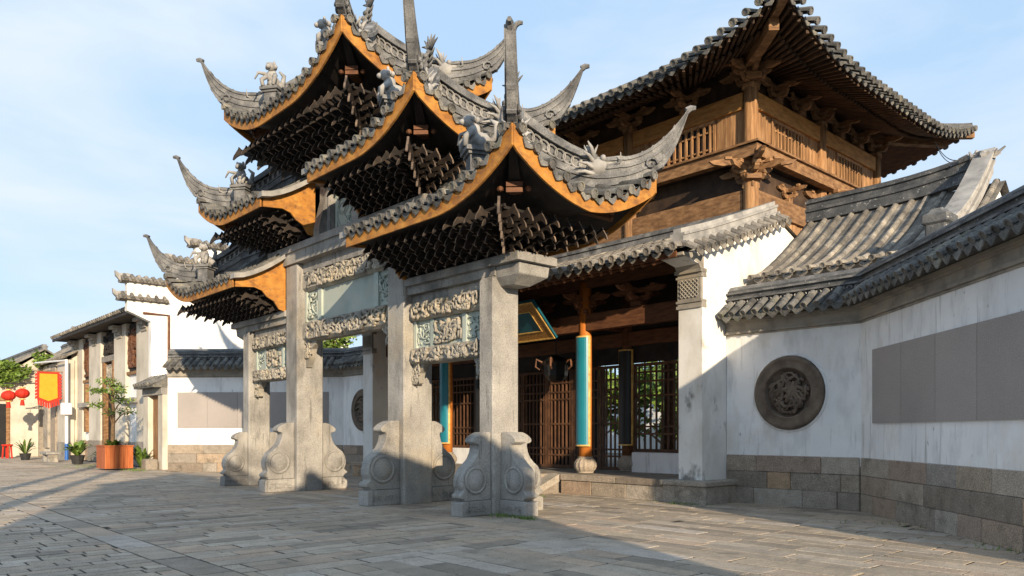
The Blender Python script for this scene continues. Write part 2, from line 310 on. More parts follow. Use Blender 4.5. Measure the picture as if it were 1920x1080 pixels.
class Roof:
    """curved tiled roof over a rectangle; upturned corners at the hipped ends"""
    def __init__(s, x0, x1, y0, y1, z0, rise, L, zr, p=1.5, hipL=True, hipR=True, pitch=.235, r=.078, pitch_m='tile', ridge_y=None):
        s.x0, s.x1, s.y0, s.y1, s.z0, s.rise, s.L, s.zr, s.p, s.hipL, s.hipR, s.pitch, s.r, s.m = x0, x1, y0, y1, z0, rise, L, zr, p, hipL, hipR, pitch, r, pitch_m
        s.D = (y1-y0)/2; s.yc = (y0+y1)/2; s.rx0 = x0+(s.D if hipL else 0); s.rx1 = x1-(s.D if hipR else 0)
    def up(s, d): return s.rise*max(0, 1-d/s.L)**2 if s.L else 0
    def ez(s, x):
        d = 99
        if s.hipL: d = min(d, x-s.x0)
        if s.hipR: d = min(d, s.x1-x)
        return s.z0+s.up(max(0, d))
    def es(s, y): return s.z0+s.up(max(0, min(y-s.y0, s.y1-y)))
    def zf(s, x, v): w = max(0, v)**s.p; return s.ez(x)*(1-w)+s.zr*w
    def zs(s, y, v): w = max(0, v)**s.p; return s.es(y)*(1-w)+s.zr*w
    def vmax(s, x):
        v = 1
        if s.hipL: v = min(v, (x-s.x0)/s.D)
        if s.hipR: v = min(v, (s.x1-x)/s.D)
        return max(0, min(1, v))
    def hipz(s, q):       # q inward distance from the corner
        v = min(1, q/s.D); w = v**s.p; return (s.z0+s.up(q))*(1-w)+s.zr*w
    def surface(s, parent, nx=28, nv=6, under=.05):
        mb = MB()
        for side in (0, 1):
            for i in range(nx):
                for k in range(nv):
                    q = []
                    for (a, b) in ((i, k), (i+1, k), (i+1, k+1), (i, k+1)):
                        v = b/nv; xa = s.x0+(s.rx0-s.x0)*v; xb = s.x1+(s.rx1-s.x1)*v; u = a/nx; x = xa+(xb-xa)*u
                        y = s.y0+v*s.D if side == 0 else s.y1-v*s.D
                        q.append((x, y, s.zf(x, v)))
                    mb.add(q if side == 0 else q[::-1], [(0, 1, 2, 3)])
        for e, hip in ((0, s.hipL), (1, s.hipR)):
            if not hip: continue
            n = 12
            for i in range(n):
                for k in range(nv):
                    q = []
                    for (a, b) in ((i, k), (i+1, k), (i+1, k+1), (i, k+1)):
                        v = b/nv; ya = s.y0+s.D*v; yb = s.y1-s.D*v; y = ya+(yb-ya)*a/n; x = s.x0+v*s.D if e == 0 else s.x1-v*s.D
                        q.append((x, y, s.zs(y, v)))
                    mb.add(q if e else q[::-1], [(0, 1, 2, 3)])
        return part('roof', mb, s.m, parent, True)
    def rows(s, roof, front=True, right=False, left=False, rear=True, seg=5, name='tile_row', drip=True, dm=None):
        dm = dm or drip_mesh(s.m, s.pitch*.78, s.pitch*.42)
        n = int((s.x1-s.x0)/s.pitch); pt = (s.x1-s.x0)/n
        def go(side):
            for i in range(n):
                x = s.x0+(i+.5)*pt; vm = s.vmax(x)
                k = max(1, int(seg*vm+.6)); pts = []
                for j in range(k+1):
                    v = -.03+(vm+.03)*j/k; y = s.y0+v*s.D if side == 0 else s.y1-v*s.D
                    pts.append((x, y, s.zf(x, v)+.012))
                yield x, pts
        if front:
            for x, pts in go(0):
                j_ = rng.uniform(-.012, .012); pts = [(p[0]+j_, p[1]-(rng.uniform(0, .03) if q == 0 else 0), p[2]+j_*.5) for q, p in enumerate(pts)]
                part(name, tile_row(MB(), pts, X3, s.r*rng.uniform(.93, 1.05)), s.m, roof)
                if drip and x+pt/2 < s.x1-.02:
                    xx = x+pt/2; sl = (s.ez(xx+.02)-s.ez(xx-.02))/.04; inst('drip_tile', dm, roof, (xx, s.y0-.045, s.ez(xx)-.012), Matrix.Rotation(-math.atan(sl), 3, 'Y'))
        if rear:
            mb = MB()
            for x, pts in go(1): tile_row(mb, pts, X3, s.r)
            part('rear_tile_rows', mb, s.m, roof, kind='stuff')
        for on, e in ((right, 1), (left, 0)):
            hip = s.hipR if e else s.hipL
            if not hip: continue
            n2 = int((s.y1-s.y0)/s.pitch); p2 = (s.y1-s.y0)/n2; stuff = MB()
            for i in range(n2):
                y = s.y0+(i+.5)*p2; vm = min(1, min(y-s.y0, s.y1-y)/s.D); k = max(1, int(seg*vm+.6)); pts = []
                for j in range(k+1):
                    v = -.03+(vm+.03)*j/k; x = s.x1-v*s.D if e else s.x0+v*s.D
                    pts.append((x, y, s.zs(y, v)+.012))
                if on:
                    part(name, tile_row(MB(), pts, Y3, s.r), s.m, roof)
                    yy = y+p2/2
                    if drip and i < n2-1:
                        sl = (s.es(yy+.02)-s.es(yy-.02))/.04
                        inst('drip_tile', dm, roof, ((s.x1+.045) if e else (s.x0-.045), yy, s.es(yy)-.012), Matrix.Rotation(math.atan(sl), 3, 'X') @ Matrix.Rotation(R(90 if e else -90), 3, 'Z'))
                else: tile_row(stuff, pts, Y3, s.r)
            if not on: part('rear_tile_rows', stuff, s.m, roof, kind='stuff')
    def edge(s, side, n=26, inset=0):
        """points along an eave, with eave height"""
        if side == 'f': return [(s.x0+(s.x1-s.x0)*i/n, s.y0+inset) for i in range(n+1)]
        if side == 'b': return [(s.x1-(s.x1-s.x0)*i/n, s.y1-inset) for i in range(n+1)]
        if side == 'r': return [(s.x1-inset, s.y0+(s.y1-s.y0)*i/n) for i in range(n+1)]
        return [(s.x0+inset, s.y1-(s.y1-s.y0)*i/n) for i in range(n+1)]
    def eavez(s, side, p): return s.ez(p[0]) if side in 'fb' else s.es(p[1])
    def fascia(s, roof, h=.30, m='fascia', sides='frbl'):
        for sd in sides:
            if (sd == 'r' and not s.hipR) or (sd == 'l' and not s.hipL): continue
            mb = MB(); rings = []
            E_ = s.edge(sd, 28, 0); nx, ny = {'f': (0, 1), 'b': (0, -1), 'r': (-1, 0), 'l': (1, 0)}[sd]
            for p in E_:
                z = s.eavez(sd, p); x, y = p
                if sd in 'fb':
                    if s.hipR: x = min(x, s.x1-.006)
                    if s.hipL: x = max(x, s.x0+.006)
                else: y = max(s.y0+.045, min(s.y1-.045, y))
                hh = h*(.8+.35*min(1, (z-s.z0)/(s.rise+1e-6)))
                rings.append([(x, y, z-.03), (x, y, z-.03-hh), (x+nx*.04, y+ny*.04, z-.03-hh), (x+nx*.04, y+ny*.04, z-.03)])
            k0 = 0
            while k0 < len(rings)-1:
                k1 = min(len(rings)-1, k0+7)
                if len(rings)-1-k1 < 4: k1 = len(rings)-1
                part('fascia_board', MB().loft(rings[k0:k1+1]), m, roof); k0 = k1
def ridge_run(mb, pts, bands, k0=1, k1=1):
    """bands: (z0, z1, halfwidth) stacked along a polyline of 3D points"""
    P = [Vector(p) for p in pts]
    for (a, b, hw) in bands:
        rings = []
        for i, p in enumerate(P):
            d = (P[min(i+1, len(P)-1)]-P[max(0, i-1)]); d.z = 0; d.normalize(); n = Vector((d.y, -d.x, 0)); k = k0+(k1-k0)*i/max(1, len(P)-1)
            rings.append([p+n*hw+Z3*a*k, p+n*hw+Z3*b*k, p-n*hw+Z3*b*k, p-n*hw+Z3*a*k])
        mb.loft(rings)
    return mb
def ring_lattice(mb, pts, z, r, hw, k0=1, k1=1):
    P = [Vector(p) for p in pts]; tot = sum((P[i+1]-P[i]).length for i in range(len(P)-1)); n = max(1, int(tot/(r*1.5)))
    for k in range(n):
        d = tot*(k+.5)/n; i = 0
        while i < len(P)-2 and d > (P[i+1]-P[i]).length: d -= (P[i+1]-P[i]).length; i += 1
        t = (P[i+1]-P[i]).normalized(); c = P[i]+t*d+Z3*z*(k0+(k1-k0)*(k+.5)/n); th = Vector((t.x, t.y, 0)).normalized(); nn = Vector((th.y, -th.x, 0))
        for sg in (1, -1):
            mb.tube([c+nn*hw*sg+t*(r*math.cos(6.2832*j/10))+Z3*(r*math.sin(6.2832*j/10)) for j in range(11)], .018, 4, False)
    return mb
def blade(roof, s, cx, cy, sx, sy, m='ridge', reach=.42, high=1.15, start=.85, th=.11):
    """flying corner tip: a moulded fin that sweeps out over the corner and curls up"""
    mb = MB(); zc = s.hipz(0); rings = []; ribs = [[], [], []]; n = 18
    nn = Vector((sy, -sx, 0)).normalized() if True else None
    nn = Vector((sx, -sy, 0)); nn = Vector((-sy, sx, 0)).normalized()
    for i in range(n+1):
        t = i/n; q = -start+(start+reach)*t
        zb = s.hipz(-q)+.04 if q < 0 else zc+.04+high*(q/reach)**1.7*.94
        top0 = s.hipz(start)+.60
        tt = max(0, (q+start*.55)/(reach+start*.55)); zt = min(top0, s.hipz(max(0, -q))+.58) if tt <= 0 else None
        base = s.hipz(start*.55)+.55
        if zt is None: zt = base+(zc+high+.06-base)*tt**2.0
        zt = max(zt, zb+.06)
        w = th*(1-.45*t); c = Vector((cx+sx*q, cy+sy*q, 0))
        rings.append([c+nn*w+Z3*zb, c+nn*w*1.0+Z3*zt, c-nn*w+Z3*zt, c-nn*w+Z3*zb])
        for k, f in enumerate((.30, .62, .9)):
            for sg in (1, -1): pass
            ribs[k].append((c, w, zb+(zt-zb)*f, max(.012, (zt-zb)*.055)))
    mb.loft(rings)
    for k in (9, 11, 13, 15):
        for r0, r1 in ((rings[k], rings[k+1]),):
            c0 = sum((Vector(p) for p in r0), Vector())/4; c1 = c0.lerp(sum((Vector(p) for p in r1), Vector())/4, .35); sc_ = [c0+(Vector(p)-c0)*1.06 for p in r0]; mb.loft([sc_, [p+(c1-c0) for p in sc_]])
    tip = Vector((cx+sx*reach, cy+sy*reach, zc+high+.02)); d = Vector((sx, sy, 0)).normalized()
    mb.tube([tip-d*.03, tip+d*.05+Z3*.05, tip+d*.14+Z3*.05], [.07, .06, .04], 6)
    o = part('flying_tip', mb, m, roof)
    rb = MB()
    for k in range(3):
        for sg in (1, -1):
            rb.loft([[c+nn*sg*w*.9+Z3*(z-h), c+nn*sg*(w+.03)+Z3*(z-h), c+nn*sg*(w+.03)+Z3*(z+h), c+nn*sg*w*.9+Z3*(z+h)] for c, w, z, h in ribs[k]])
    for sg in (1, -1):
        c0 = Vector((cx, cy, zc+.14))+nn*sg*.12-d*.12
        rb.tube([c0+d*(.13*(1-j/11)*math.cos(j*.8))+Z3*(.13*(1-j/11)*math.sin(j*.8)) for j in range(10)], .03, 5)
    part('tip_moulding', rb, 'ridge', roof)
    return o
def dragon(roof, c, d, sc=1, m='ridge_pale'):
    """dragon mask with horns and gaping jaw, facing d"""
    c = Vector(c); d = Vector(d).normalized(); n = Vector((-d.y, d.x, 0)); q = frame_rot(d, n, Z3); mb = MB(); g = random.Random(int(abs(c.x*97+c.y*31)))
    mb.ell(c, (.22*sc, .19*sc, .19*sc), 8, 5, q); mb.ell(c+d*.2*sc+Z3*.05*sc, (.16*sc, .12*sc, .08*sc), 7, 4, q); mb.ell(c+d*.18*sc-Z3*.12*sc, (.15*sc, .10*sc, .05*sc), 7, 4, q)
    for sg in (1, -1):
        mb.ell(c+d*.1*sc+n*sg*.12*sc+Z3*.13*sc, (.06*sc,)*3, 6, 4)
        for k in range(4):
            b = c-d*.06*sc+n*sg*.11*sc+Z3*(.14-.1*k)*sc
            e = b-d*(.12+.08*k)*sc+n*sg*(.12+.04*k)*sc+Z3*(.26-.1*k)*sc
            mb.tube([b, (b+e)/2+Z3*.04*sc, e], [.045*sc, .035*sc, .01*sc], 5)
        mb.tube([c+d*.3*sc+n*sg*.08*sc, c+d*.42*sc+n*sg*.16*sc+Z3*.05*sc, c+d*.4*sc+n*sg*.26*sc+Z3*.18*sc], [.025*sc, .02*sc, .008*sc], 5)
    for k in range(9):
        a = g.uniform(0, 6.28); b = c+Z3*.12*sc-d*.1*sc
        mb.tube([b, b+Vector((math.cos(a)*.14, math.sin(a)*.14, .2+.1*g.random()))*sc], [.04*sc, .008*sc], 5)
    return part('dragon_head', mb, m, roof, True)
def fish(roof, c, d, sc=1, m='ridge'):
    """dragon-fish finial on the ridge end, tail fanned upward"""
    c = Vector(c); d = Vector(d).normalized(); n = Vector((-d.y, d.x, 0)); mb = MB(); q = frame_rot(d, n, Z3)
    pts = [c+d*(.32*math.sin(t*2.6)-.1)*sc+Z3*(t*1.0)*sc for t in [i/8 for i in range(9)]]
    mb.tube(pts, [sc*v for v in (.2, .23, .22, .19, .16, .13, .10, .08, .06)], 8)
    for k in range(6):
        a = R(-60+24*k); e = pts[-1]+d*math.sin(a)*.34*sc+Z3*math.cos(a)*.34*sc
        mb.tube([pts[-1], (pts[-1]+e)/2+Z3*.03, e], [.05*sc, .035*sc, .01*sc], 5)
    for k in range(7):
        p = pts[k+1]; mb.tube([p-d*.1*sc, p-d*.26*sc+Z3*.12*sc], [.05*sc, .01*sc], 5)
        for sg in (1, -1): mb.ell(p+n*sg*.14*sc*(1-k*.08), (.09*sc, .05*sc, .06*sc), 6, 3, q)
    mb.ell(c+d*.16*sc+Z3*.02*sc, (.24*sc, .2*sc, .16*sc), 8, 4, q)
    return part('dragon_fish', mb, m, roof, True)
def figure(roof, c, yaw, sc=1, seed=0):
    """seated beast on a moulded pedestal"""
    g = random.Random(seed); c = Vector(c); q = Matrix.Rotation(yaw, 3, 'Z'); mb = MB()
    for z0, z1, h in ((-.25, .06, .14), (.06, .12, .19), (.12, .40, .145), (.40, .45, .18), (.45, .52, .22)):
        mb.loft([[c+q @ Vector((a*h*sc, b*h*sc, z*sc)) for a, b in ((-1, -1), (1, -1), (1, 1), (-1, 1))] for z in (z0, z1)])
    o = part('pedestal', mb, 'ridge', roof)
    f = MB(); b = c+Z3*.52*sc
    def E(p, r, rot=None): f.ell(b+q @ (Vector(p)*sc), tuple(x*sc for x in r), 8, 5, q @ rot if rot else q)
    E((0, .05, .14), (.15, .20, .15)); E((0, -.06, .27), (.12, .12, .16), Matrix.Rotation(-.3, 3, 'X')); E((.02, -.14, .44), (.095, .11, .10)); E((.02, -.24, .41), (.06, .06, .05))
    for sg in (1, -1):
        f.tube([b+q @ (Vector((sg*.10, -.10, .26))*sc), b+q @ (Vector((sg*.16, -.22, .14))*sc), b+q @ (Vector((sg*.13, -.22, .0))*sc)], [.06*sc, .05*sc, .045*sc], 6)
        E((sg*.16, .08, .08), (.07, .12, .09)); E((sg*.08, -.1, .53), (.035, .03, .05))
    f.tube([b+q @ (Vector(p)*sc) for p in ((0, .2, .12), (.05, .32, .25), (.1, .30, .42), (.02, .22, .5))], [.06*sc, .06*sc, .05*sc, .02*sc], 6)
    f.tube([b+q @ (Vector(p)*sc) for p in ((-.1, -.12, .3), (-.26, -.2, .32), (-.32, -.24, .16))], [.045*sc, .035*sc, .015*sc], 5)
    for k in range(6):
        a = k*1.05; E((.1*math.cos(a), -.08+.08*math.sin(a), .46), (.05, .05, .05))
    part('beast_figure', f, 'ridge_pale', roof, True)
    return o

# ------------------------------------------------------------ ground and pavement
CX = -17.15                      # axis of the gate
def proj(x, y, z=0):
    d = (-math.sin(camo.rotation_euler[2]), math.cos(camo.rotation_euler[2])); r = (d[1], -d[0])
    t = x*d[0]+y*d[1]
    return ((x*r[0]+y*r[1])/t*1450+960, 810-1450*(z-CAMH)/t, t) if t > .3 else None
solo('ground', MB().box(-400, 300, -200, 500, -1.2, -.06), 'earth', None, None, (0, 0, -1.2), kind='structure')
pave = solo('pavement', MB().box(-75, 6, -8, 15.8, -.055, -.010), 'joint', None, None, (0, 0, -.055), kind='structure')
def slab_mesh():
    mb = MB(); c = .016
    mb.loft([[(-.5, -.5, -1), (.5, -.5, -1), (.5, .5, -1), (-.5, .5, -1)], [(-.5, -.5, -.12), (.5, -.5, -.12), (.5, .5, -.12), (-.5, .5, -.12)],
             [(-.5+c*.4, -.5+c, 0), (.5-c*.4, -.5+c, 0), (.5-c*.4, .5-c, 0), (-.5+c*.4, .5-c, 0)]])
    return mb
SLAB = slab_mesh().mesh('paving_slab', 'paving')
slabs = []
g = random.Random(11)
def fill(x0, x1, y0, y1, wid, lmin, lmax, along):
    a0, a1, b0, b1 = (x0, x1, y0, y1) if along == 'x' else (y0, y1, x0, x1)
    b = b0
    while b < b1-.05:
        w = min(wid*g.uniform(.82, 1.2), b1-b)
        if b1-b-w < .12: w = b1-b
        a = a0-g.uniform(0, lmax*.8); 
        while a < a1-.02:
            l = g.uniform(lmin, lmax); e = min(a+l, a1); s = max(a, a0)
            if e-s > .1:
                slabs.append(((s+e)/2, b+w/2, e-s, w) if along == 'x' else (b+w/2, (s+e)/2, w, e-s))
            a += l
        b += w
fill(-48, 6, -3, 3.14, .26, .35, .75, 'y')
fill(-48, 6, 3.14, 3.60, .46, 1.1, 1.9, 'x')
fill(-48, -8.2, 3.60, 8.4, .31, .6, 1.35, 'y')
fill(-8.2, 6, 3.60, 8.4, .36, .7, 1.5, 'x')
fill(-36, 0, 8.4, 8.85, .45, 1.0, 1.8, 'x')
fill(-36, 1, 8.85, 15.8, .34, .6, 1.4, 'x')
fill(-48, -36, 8.4, 11, .4, .7, 1.5, 'x')
fill(-75, -48, -3, 11, .55, .9, 1.8, 'x')
scored = []
for (x, y, lx, ly) in slabs:
    p = proj(x, y)
    hid = y > 15.9 or (x+y > 9.3) or (-32.6 < x < -27 and y-x*1 > 43.2)
    if hid: continue
    vis = p and -40 < p[0] < 1960 and p[1] < 1130
    scored.append((lx*ly/(p[2]**3)*1e4 if vis else 0, x, y, lx, ly))
scored.sort(reverse=True)
rest = MB()
for k, (sc_, x, y, lx, ly) in enumerate(scored):
    gap = g.uniform(.016, .034); rz = g.gauss(0, .004); dz = g.uniform(-.005, .0)
    rot = Matrix.Rotation(rz, 3, 'Z') @ Matrix.Rotation(g.gauss(0, .004), 3, 'X') @ Matrix.Rotation(g.gauss(0, .004), 3, 'Y')
    if k < 300: inst('paving_slab', SLAB, pave, (x, y, dz), rot, (lx-gap, ly-gap, .05))
    else:
        hx, hy = (lx-gap)/2, (ly-gap)/2; t = g.uniform(-.002, .002); c = .004
        rest.add([(x-hx, y-hy, -.04), (x+hx, y-hy, -.04), (x+hx, y+hy, -.04), (x-hx, y+hy, -.04), (x-hx+c, y-hy+c, dz-t), (x+hx-c, y-hy+c, dz-t), (x+hx-c, y+hy-c, dz+t), (x-hx+c, y+hy-c, dz+t)],
                 [(4, 5, 6, 7), (0, 1, 5, 4), (1, 2, 6, 5), (2, 3, 7, 6), (3, 0, 4, 7)])
part('small_paving_slabs', rest, 'paving', pave, kind='stuff')

# ------------------------------------------------------------ stone archway
arch = thing('stone_archway', 'grey stone ceremonial archway with five upswept tiled roofs and orange fascia boards', 'archway', (CX, 10.06, 0))
def mx_(x): return 2*CX-x                                      # mirror about the gate's axis
YF, YB, YC = 9.72, 10.40, 10.06
COLS = [(-11.74, -11.30, 9.72, 10.40, 4.62, 1.0), (-14.95, -14.27, 9.68, 10.46, 6.16, 1.16)]
COLS += [(mx_(b), mx_(a), c, d, e, f) for a, b, c, d, e, f in COLS]
for (a, b, c, d, zt, s) in COLS:
    part('column', MB().cbox(a, b, c, d, 0, zt, .035), 'granite', arch)
DP = [(0, .30), (.80, .30), (.80, .335), (.91, .36), (.92, .42), (.84, .47), (.81, .5), (.86, .6), (.865, .70), (.83, .82), (.75, .93), (.60, 1.02), (.47, 1.12), (.395, 1.24), (.36, 1.36), (.37, 1.405), (.47, 1.42), (.525, 1.455), (.51, 1.51), (.43, 1.57), (.31, 1.62), (.22, 1.645), (0, 1.65)]
def drum(o, u, w, s):
    """drum stone leaning on a column: profile in the plane of u, thickness along w"""
    o, u, w = Vector(o), Vector(u), Vector(w); th = .29*s; mb = MB()
    mb.prism([(p[0]*s*.80, p[1]*s*.97) for p in DP], o-w*th/2, u, Z3, w, th)
    d = part('drum_stone', mb, 'granite', arch, bevel=.022)
    b = MB(); b.prism([(0, 0), (.72*s, 0), (.72*s, .265*s), (.66*s, .288*s), (0, .288*s)], o-w*(th/2+.03), u, Z3, w, th+.06); part('plinth', b, 'granite', d, bevel=.015)
    for sg in (1, -1):
        c = o+u*.38*s+Z3*.68*s+w*sg*th/2
        part('medallion', MB().lathe([(.265*s, -.01), (.265*s, .025), (.24*s, .038), (.215*s, .03), (.207*s, .012), (.198*s, .026), (.0, .034)], c, 24, w*sg), 'granite', d, True)
    for sg in (1, -1): part('plinth_carving', carve(MB(), o+u*.36*s+Z3*.14*s+w*sg*(th/2+.03), u*sg, Z3, w*sg, .6*s, .12*s, int(abs(o.x*7+sg*3)), 14, .012), 'granite', d)
for (a, b, c, d, zt, s) in COLS:
    xm = (a+b)/2; drum((xm, c, 0), (0, -1, 0), (1, 0, 0), s); drum((xm, d, 0), (0, 1, 0), (-1, 0, 0), s)
drum((-11.30, 10.06, 0), (1, 0, 0), (0, 1, 0), 1.0); drum((mx_(-11.30), 10.06, 0), (-1, 0, 0), (0, -1, 0), 1.0)
def carved_beam(x0, x1, z0, z1, seed, y=9.83, name='carved_beam'):
    mb = MB(); h = z1-z0; r = h*.16
    prof = [(0, r), (r, 0), (.4-r, 0), (.4, r), (.4, h-r), (.4-r, h), (r, h), (0, h-r)]
    mb.loft([[(x, y+o, z0+z) for o, z in prof] for x in (x0, x1)])
    o = part(name, mb, 'carved', arch)
    cv = MB(); w = x1-x0
    carve(cv, ((x0+x1)/2, y-.004, (z0+z1)/2), X3, Z3, -Y3, w*.96, h*.9, seed, int(w*12), .038)
    part('relief', cv, 'carved', o, True); return o
def spandrel(x, z, sgn, s=.5):
    mb = MB(); mb.prism([(0, 0), (s, 0), (s*.86, -.10), (s*.55, -.2), (s*.4, -.42), (s*.1, -s*1.1), (0, -s*1.1)], (x, 9.93, z), X3*sgn, Z3, Y3, .16)
    o = part('spandrel', mb, 'carved', arch); cv = MB()
    carve(cv, (x+sgn*s*.3, 9.925, z-.22), X3*sgn, Z3, -Y3, s*.7, .5, int(abs(x*13)), 9, .026); part('relief', cv, 'carved', o, True)
for side in (0, 1):
    f = (lambda x: x) if side == 0 else mx_
    a, b = sorted((f(-14.27), f(-11.74)))
    carved_beam(a+.002, b-.002, 3.10, 3.45, 31+side); carved_beam(a+.002, b-.002, 4.05, 4.45, 41+side)
    mb = MB().box(a+.002, b-.002, 9.98, 10.14, 3.45, 4.05); po = part('pierced_panel', mb, 'jade', arch)
    mid = (a+b)/2
    for (u0, u1) in ((a+.02, a+.12), (mid-.62, mid-.5), (mid+.5, mid+.62), (b-.12, b-.02)): part('panel_post', MB().box(u0, u1, 9.92, 10.0, 3.455, 4.045), 'jade', po)
    cv = MB(); carve(cv, (mid, 9.965, 3.75), X3, Z3, -Y3, .96, .54, 51+side, 13, .042); part('pierced_relief', cv, 'carved', po, True)
    for u in (a+.40, b-.40):
        cv = MB(); carve(cv, (u, 9.97, 3.75), X3, Z3, -Y3, .5, .5, int(abs(u*31)), 9, .02); part('relief', cv, 'jade', po, True)
    mb = MB().box(a+.002, b-.002, 9.90, 10.22, 4.45, 4.62); part('recessed_beam', mb, 'granite', arch)
    mb = MB().box(*sorted((f(-14.268), f(-11.3))), 9.76, 10.36, 4.625, 4.798); part('lintel', mb, 'granite', arch)
    # top course running over the outer column, with its corbelled end
    e0, e1 = sorted((f(-14.24), f(-10.52))); part('capping_stone', MB().cbox(e0, e1, 9.66, 10.70, 4.80, 4.97, .02), 'granite', arch)
    xo = f(-11.36); xe = f(-10.62)
    mb = MB().loft([[(min(xo, xe2), y0, z), (max(xo, xe2), y0, z), (max(xo, xe2), y1, z), (min(xo, xe2), y1, z)] for z, xe2, y0, y1 in ((4.42, f(-10.92), 9.92, 10.34), (4.58, f(-10.64), 9.80, 10.56), (4.795, f(-10.62), 9.78, 10.58))])
    part('corbel_block', mb, 'granite', arch, bevel=.02)
    spandrel(f(-14.27)+(.0 if side == 0 else 0), 3.10, 1 if side == 0 else -1, .42); spandrel(f(-11.74), 3.10, -1 if side == 0 else 1, .42)
a, b = -19.348, -14.952
carved_beam(a, b, 4.04, 4.57, 61); carved_beam(a, b, 5.39, 5.90, 62)
po = part('inscription_panel', MB().box(a, b, 9.96, 10.14, 4.57, 5.39), 'jade', arch)
for (u0, u1) in ((a+.02, a+.1), (a+.72, a+.92), (b-.92, b-.72), (b-.1, b-.02)): part('panel_post', MB().box(u0, u1, 9.90, 9.98, 4.575, 5.385), 'jade', po)
for u in (a+.42, b-.42):
    cv = MB(); carve(cv, (u, 9.95, 4.98), X3, Z3, -Y3, .54, .74, int(abs(u*17)), 12, .028); part('relief', cv, 'jade', po, True)
part('recessed_beam', MB().box(a, b, 9.84, 10.28, 5.90, 6.16), 'granite', arch)
part('lintel', MB().box(mx_(-14.0), -14.0, 9.62, 10.5, 6.16, 6.46), 'granite', arch)
part('capping_stone', MB().cbox(mx_(-13.35), -13.35, 9.56, 10.62, 6.46, 6.65, .02), 'granite', arch)
for sg, f in ((1, lambda x: x), (-1, mx_)):
    spandrel(f(-14.95), 4.04, -sg, .62)
    a, b = sorted((f(-16.45), f(-15.95)))
    p = part('upper_post', MB().cbox(a, b, 9.80, 10.32, 6.65, 8.12, .03), 'granite', arch)
    part('buttress', MB().prism([(9.80, 6.652), (9.58, 6.652), (9.58, 6.85), (9.80, 7.75)], (min(a, b)+.1, 0, 0), Y3, Z3, X3, .3), 'granite', p)
po = part('upper_panel', MB().box(mx_(-16.46), -16.46, 9.98, 10.14, 6.65, 8.0), 'jade', arch)
cv = MB(); carve(cv, (CX, 9.975, 7.3), X3, Z3, -Y3, 1.2, 1.1, 77, 10, .014); part('relief', cv, 'jade', po, True)
part('upper_lintel', MB().box(mx_(-15.7), -15.7, 9.7, 10.42, 8.0, 8.14), 'granite', arch)

ARMS = [0]; arm_stuff = MB()
_h = MB(); HOOK = [(-.30, .05), (-.02, .05), (.05, .075), (.10, .125), (.125, .13), (.13, .09), (.17, .03), (.235, -.07), (.26, -.15), (.245, -.165), (.17, -.10), (.10, -.06), (.02, -.045), (-.03, -.075), (-.10, -.095), (-.16, -.07), (-.30, -.065)]
_h.prism(HOOK, (-.019, 0, 0), -Y3, Z3, X3, .038)
ARM = _h.mesh('bracket_arm', 'bracket'); ARM.materials.append(M['worn_lit'])
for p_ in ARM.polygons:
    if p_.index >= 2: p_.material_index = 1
def arm(roof, loc, yaw, sc=.88):
    rot = Matrix.Rotation(yaw, 3, 'Z')
    if ARMS[0] < 300: ARMS[0] += 1; inst('bracket_arm', ARM, roof, loc, rot, (sc, sc, sc))
    else: arm_stuff.add([Vector(loc)+rot @ (Vector(v)*sc) for v in _h.v], _h.f)
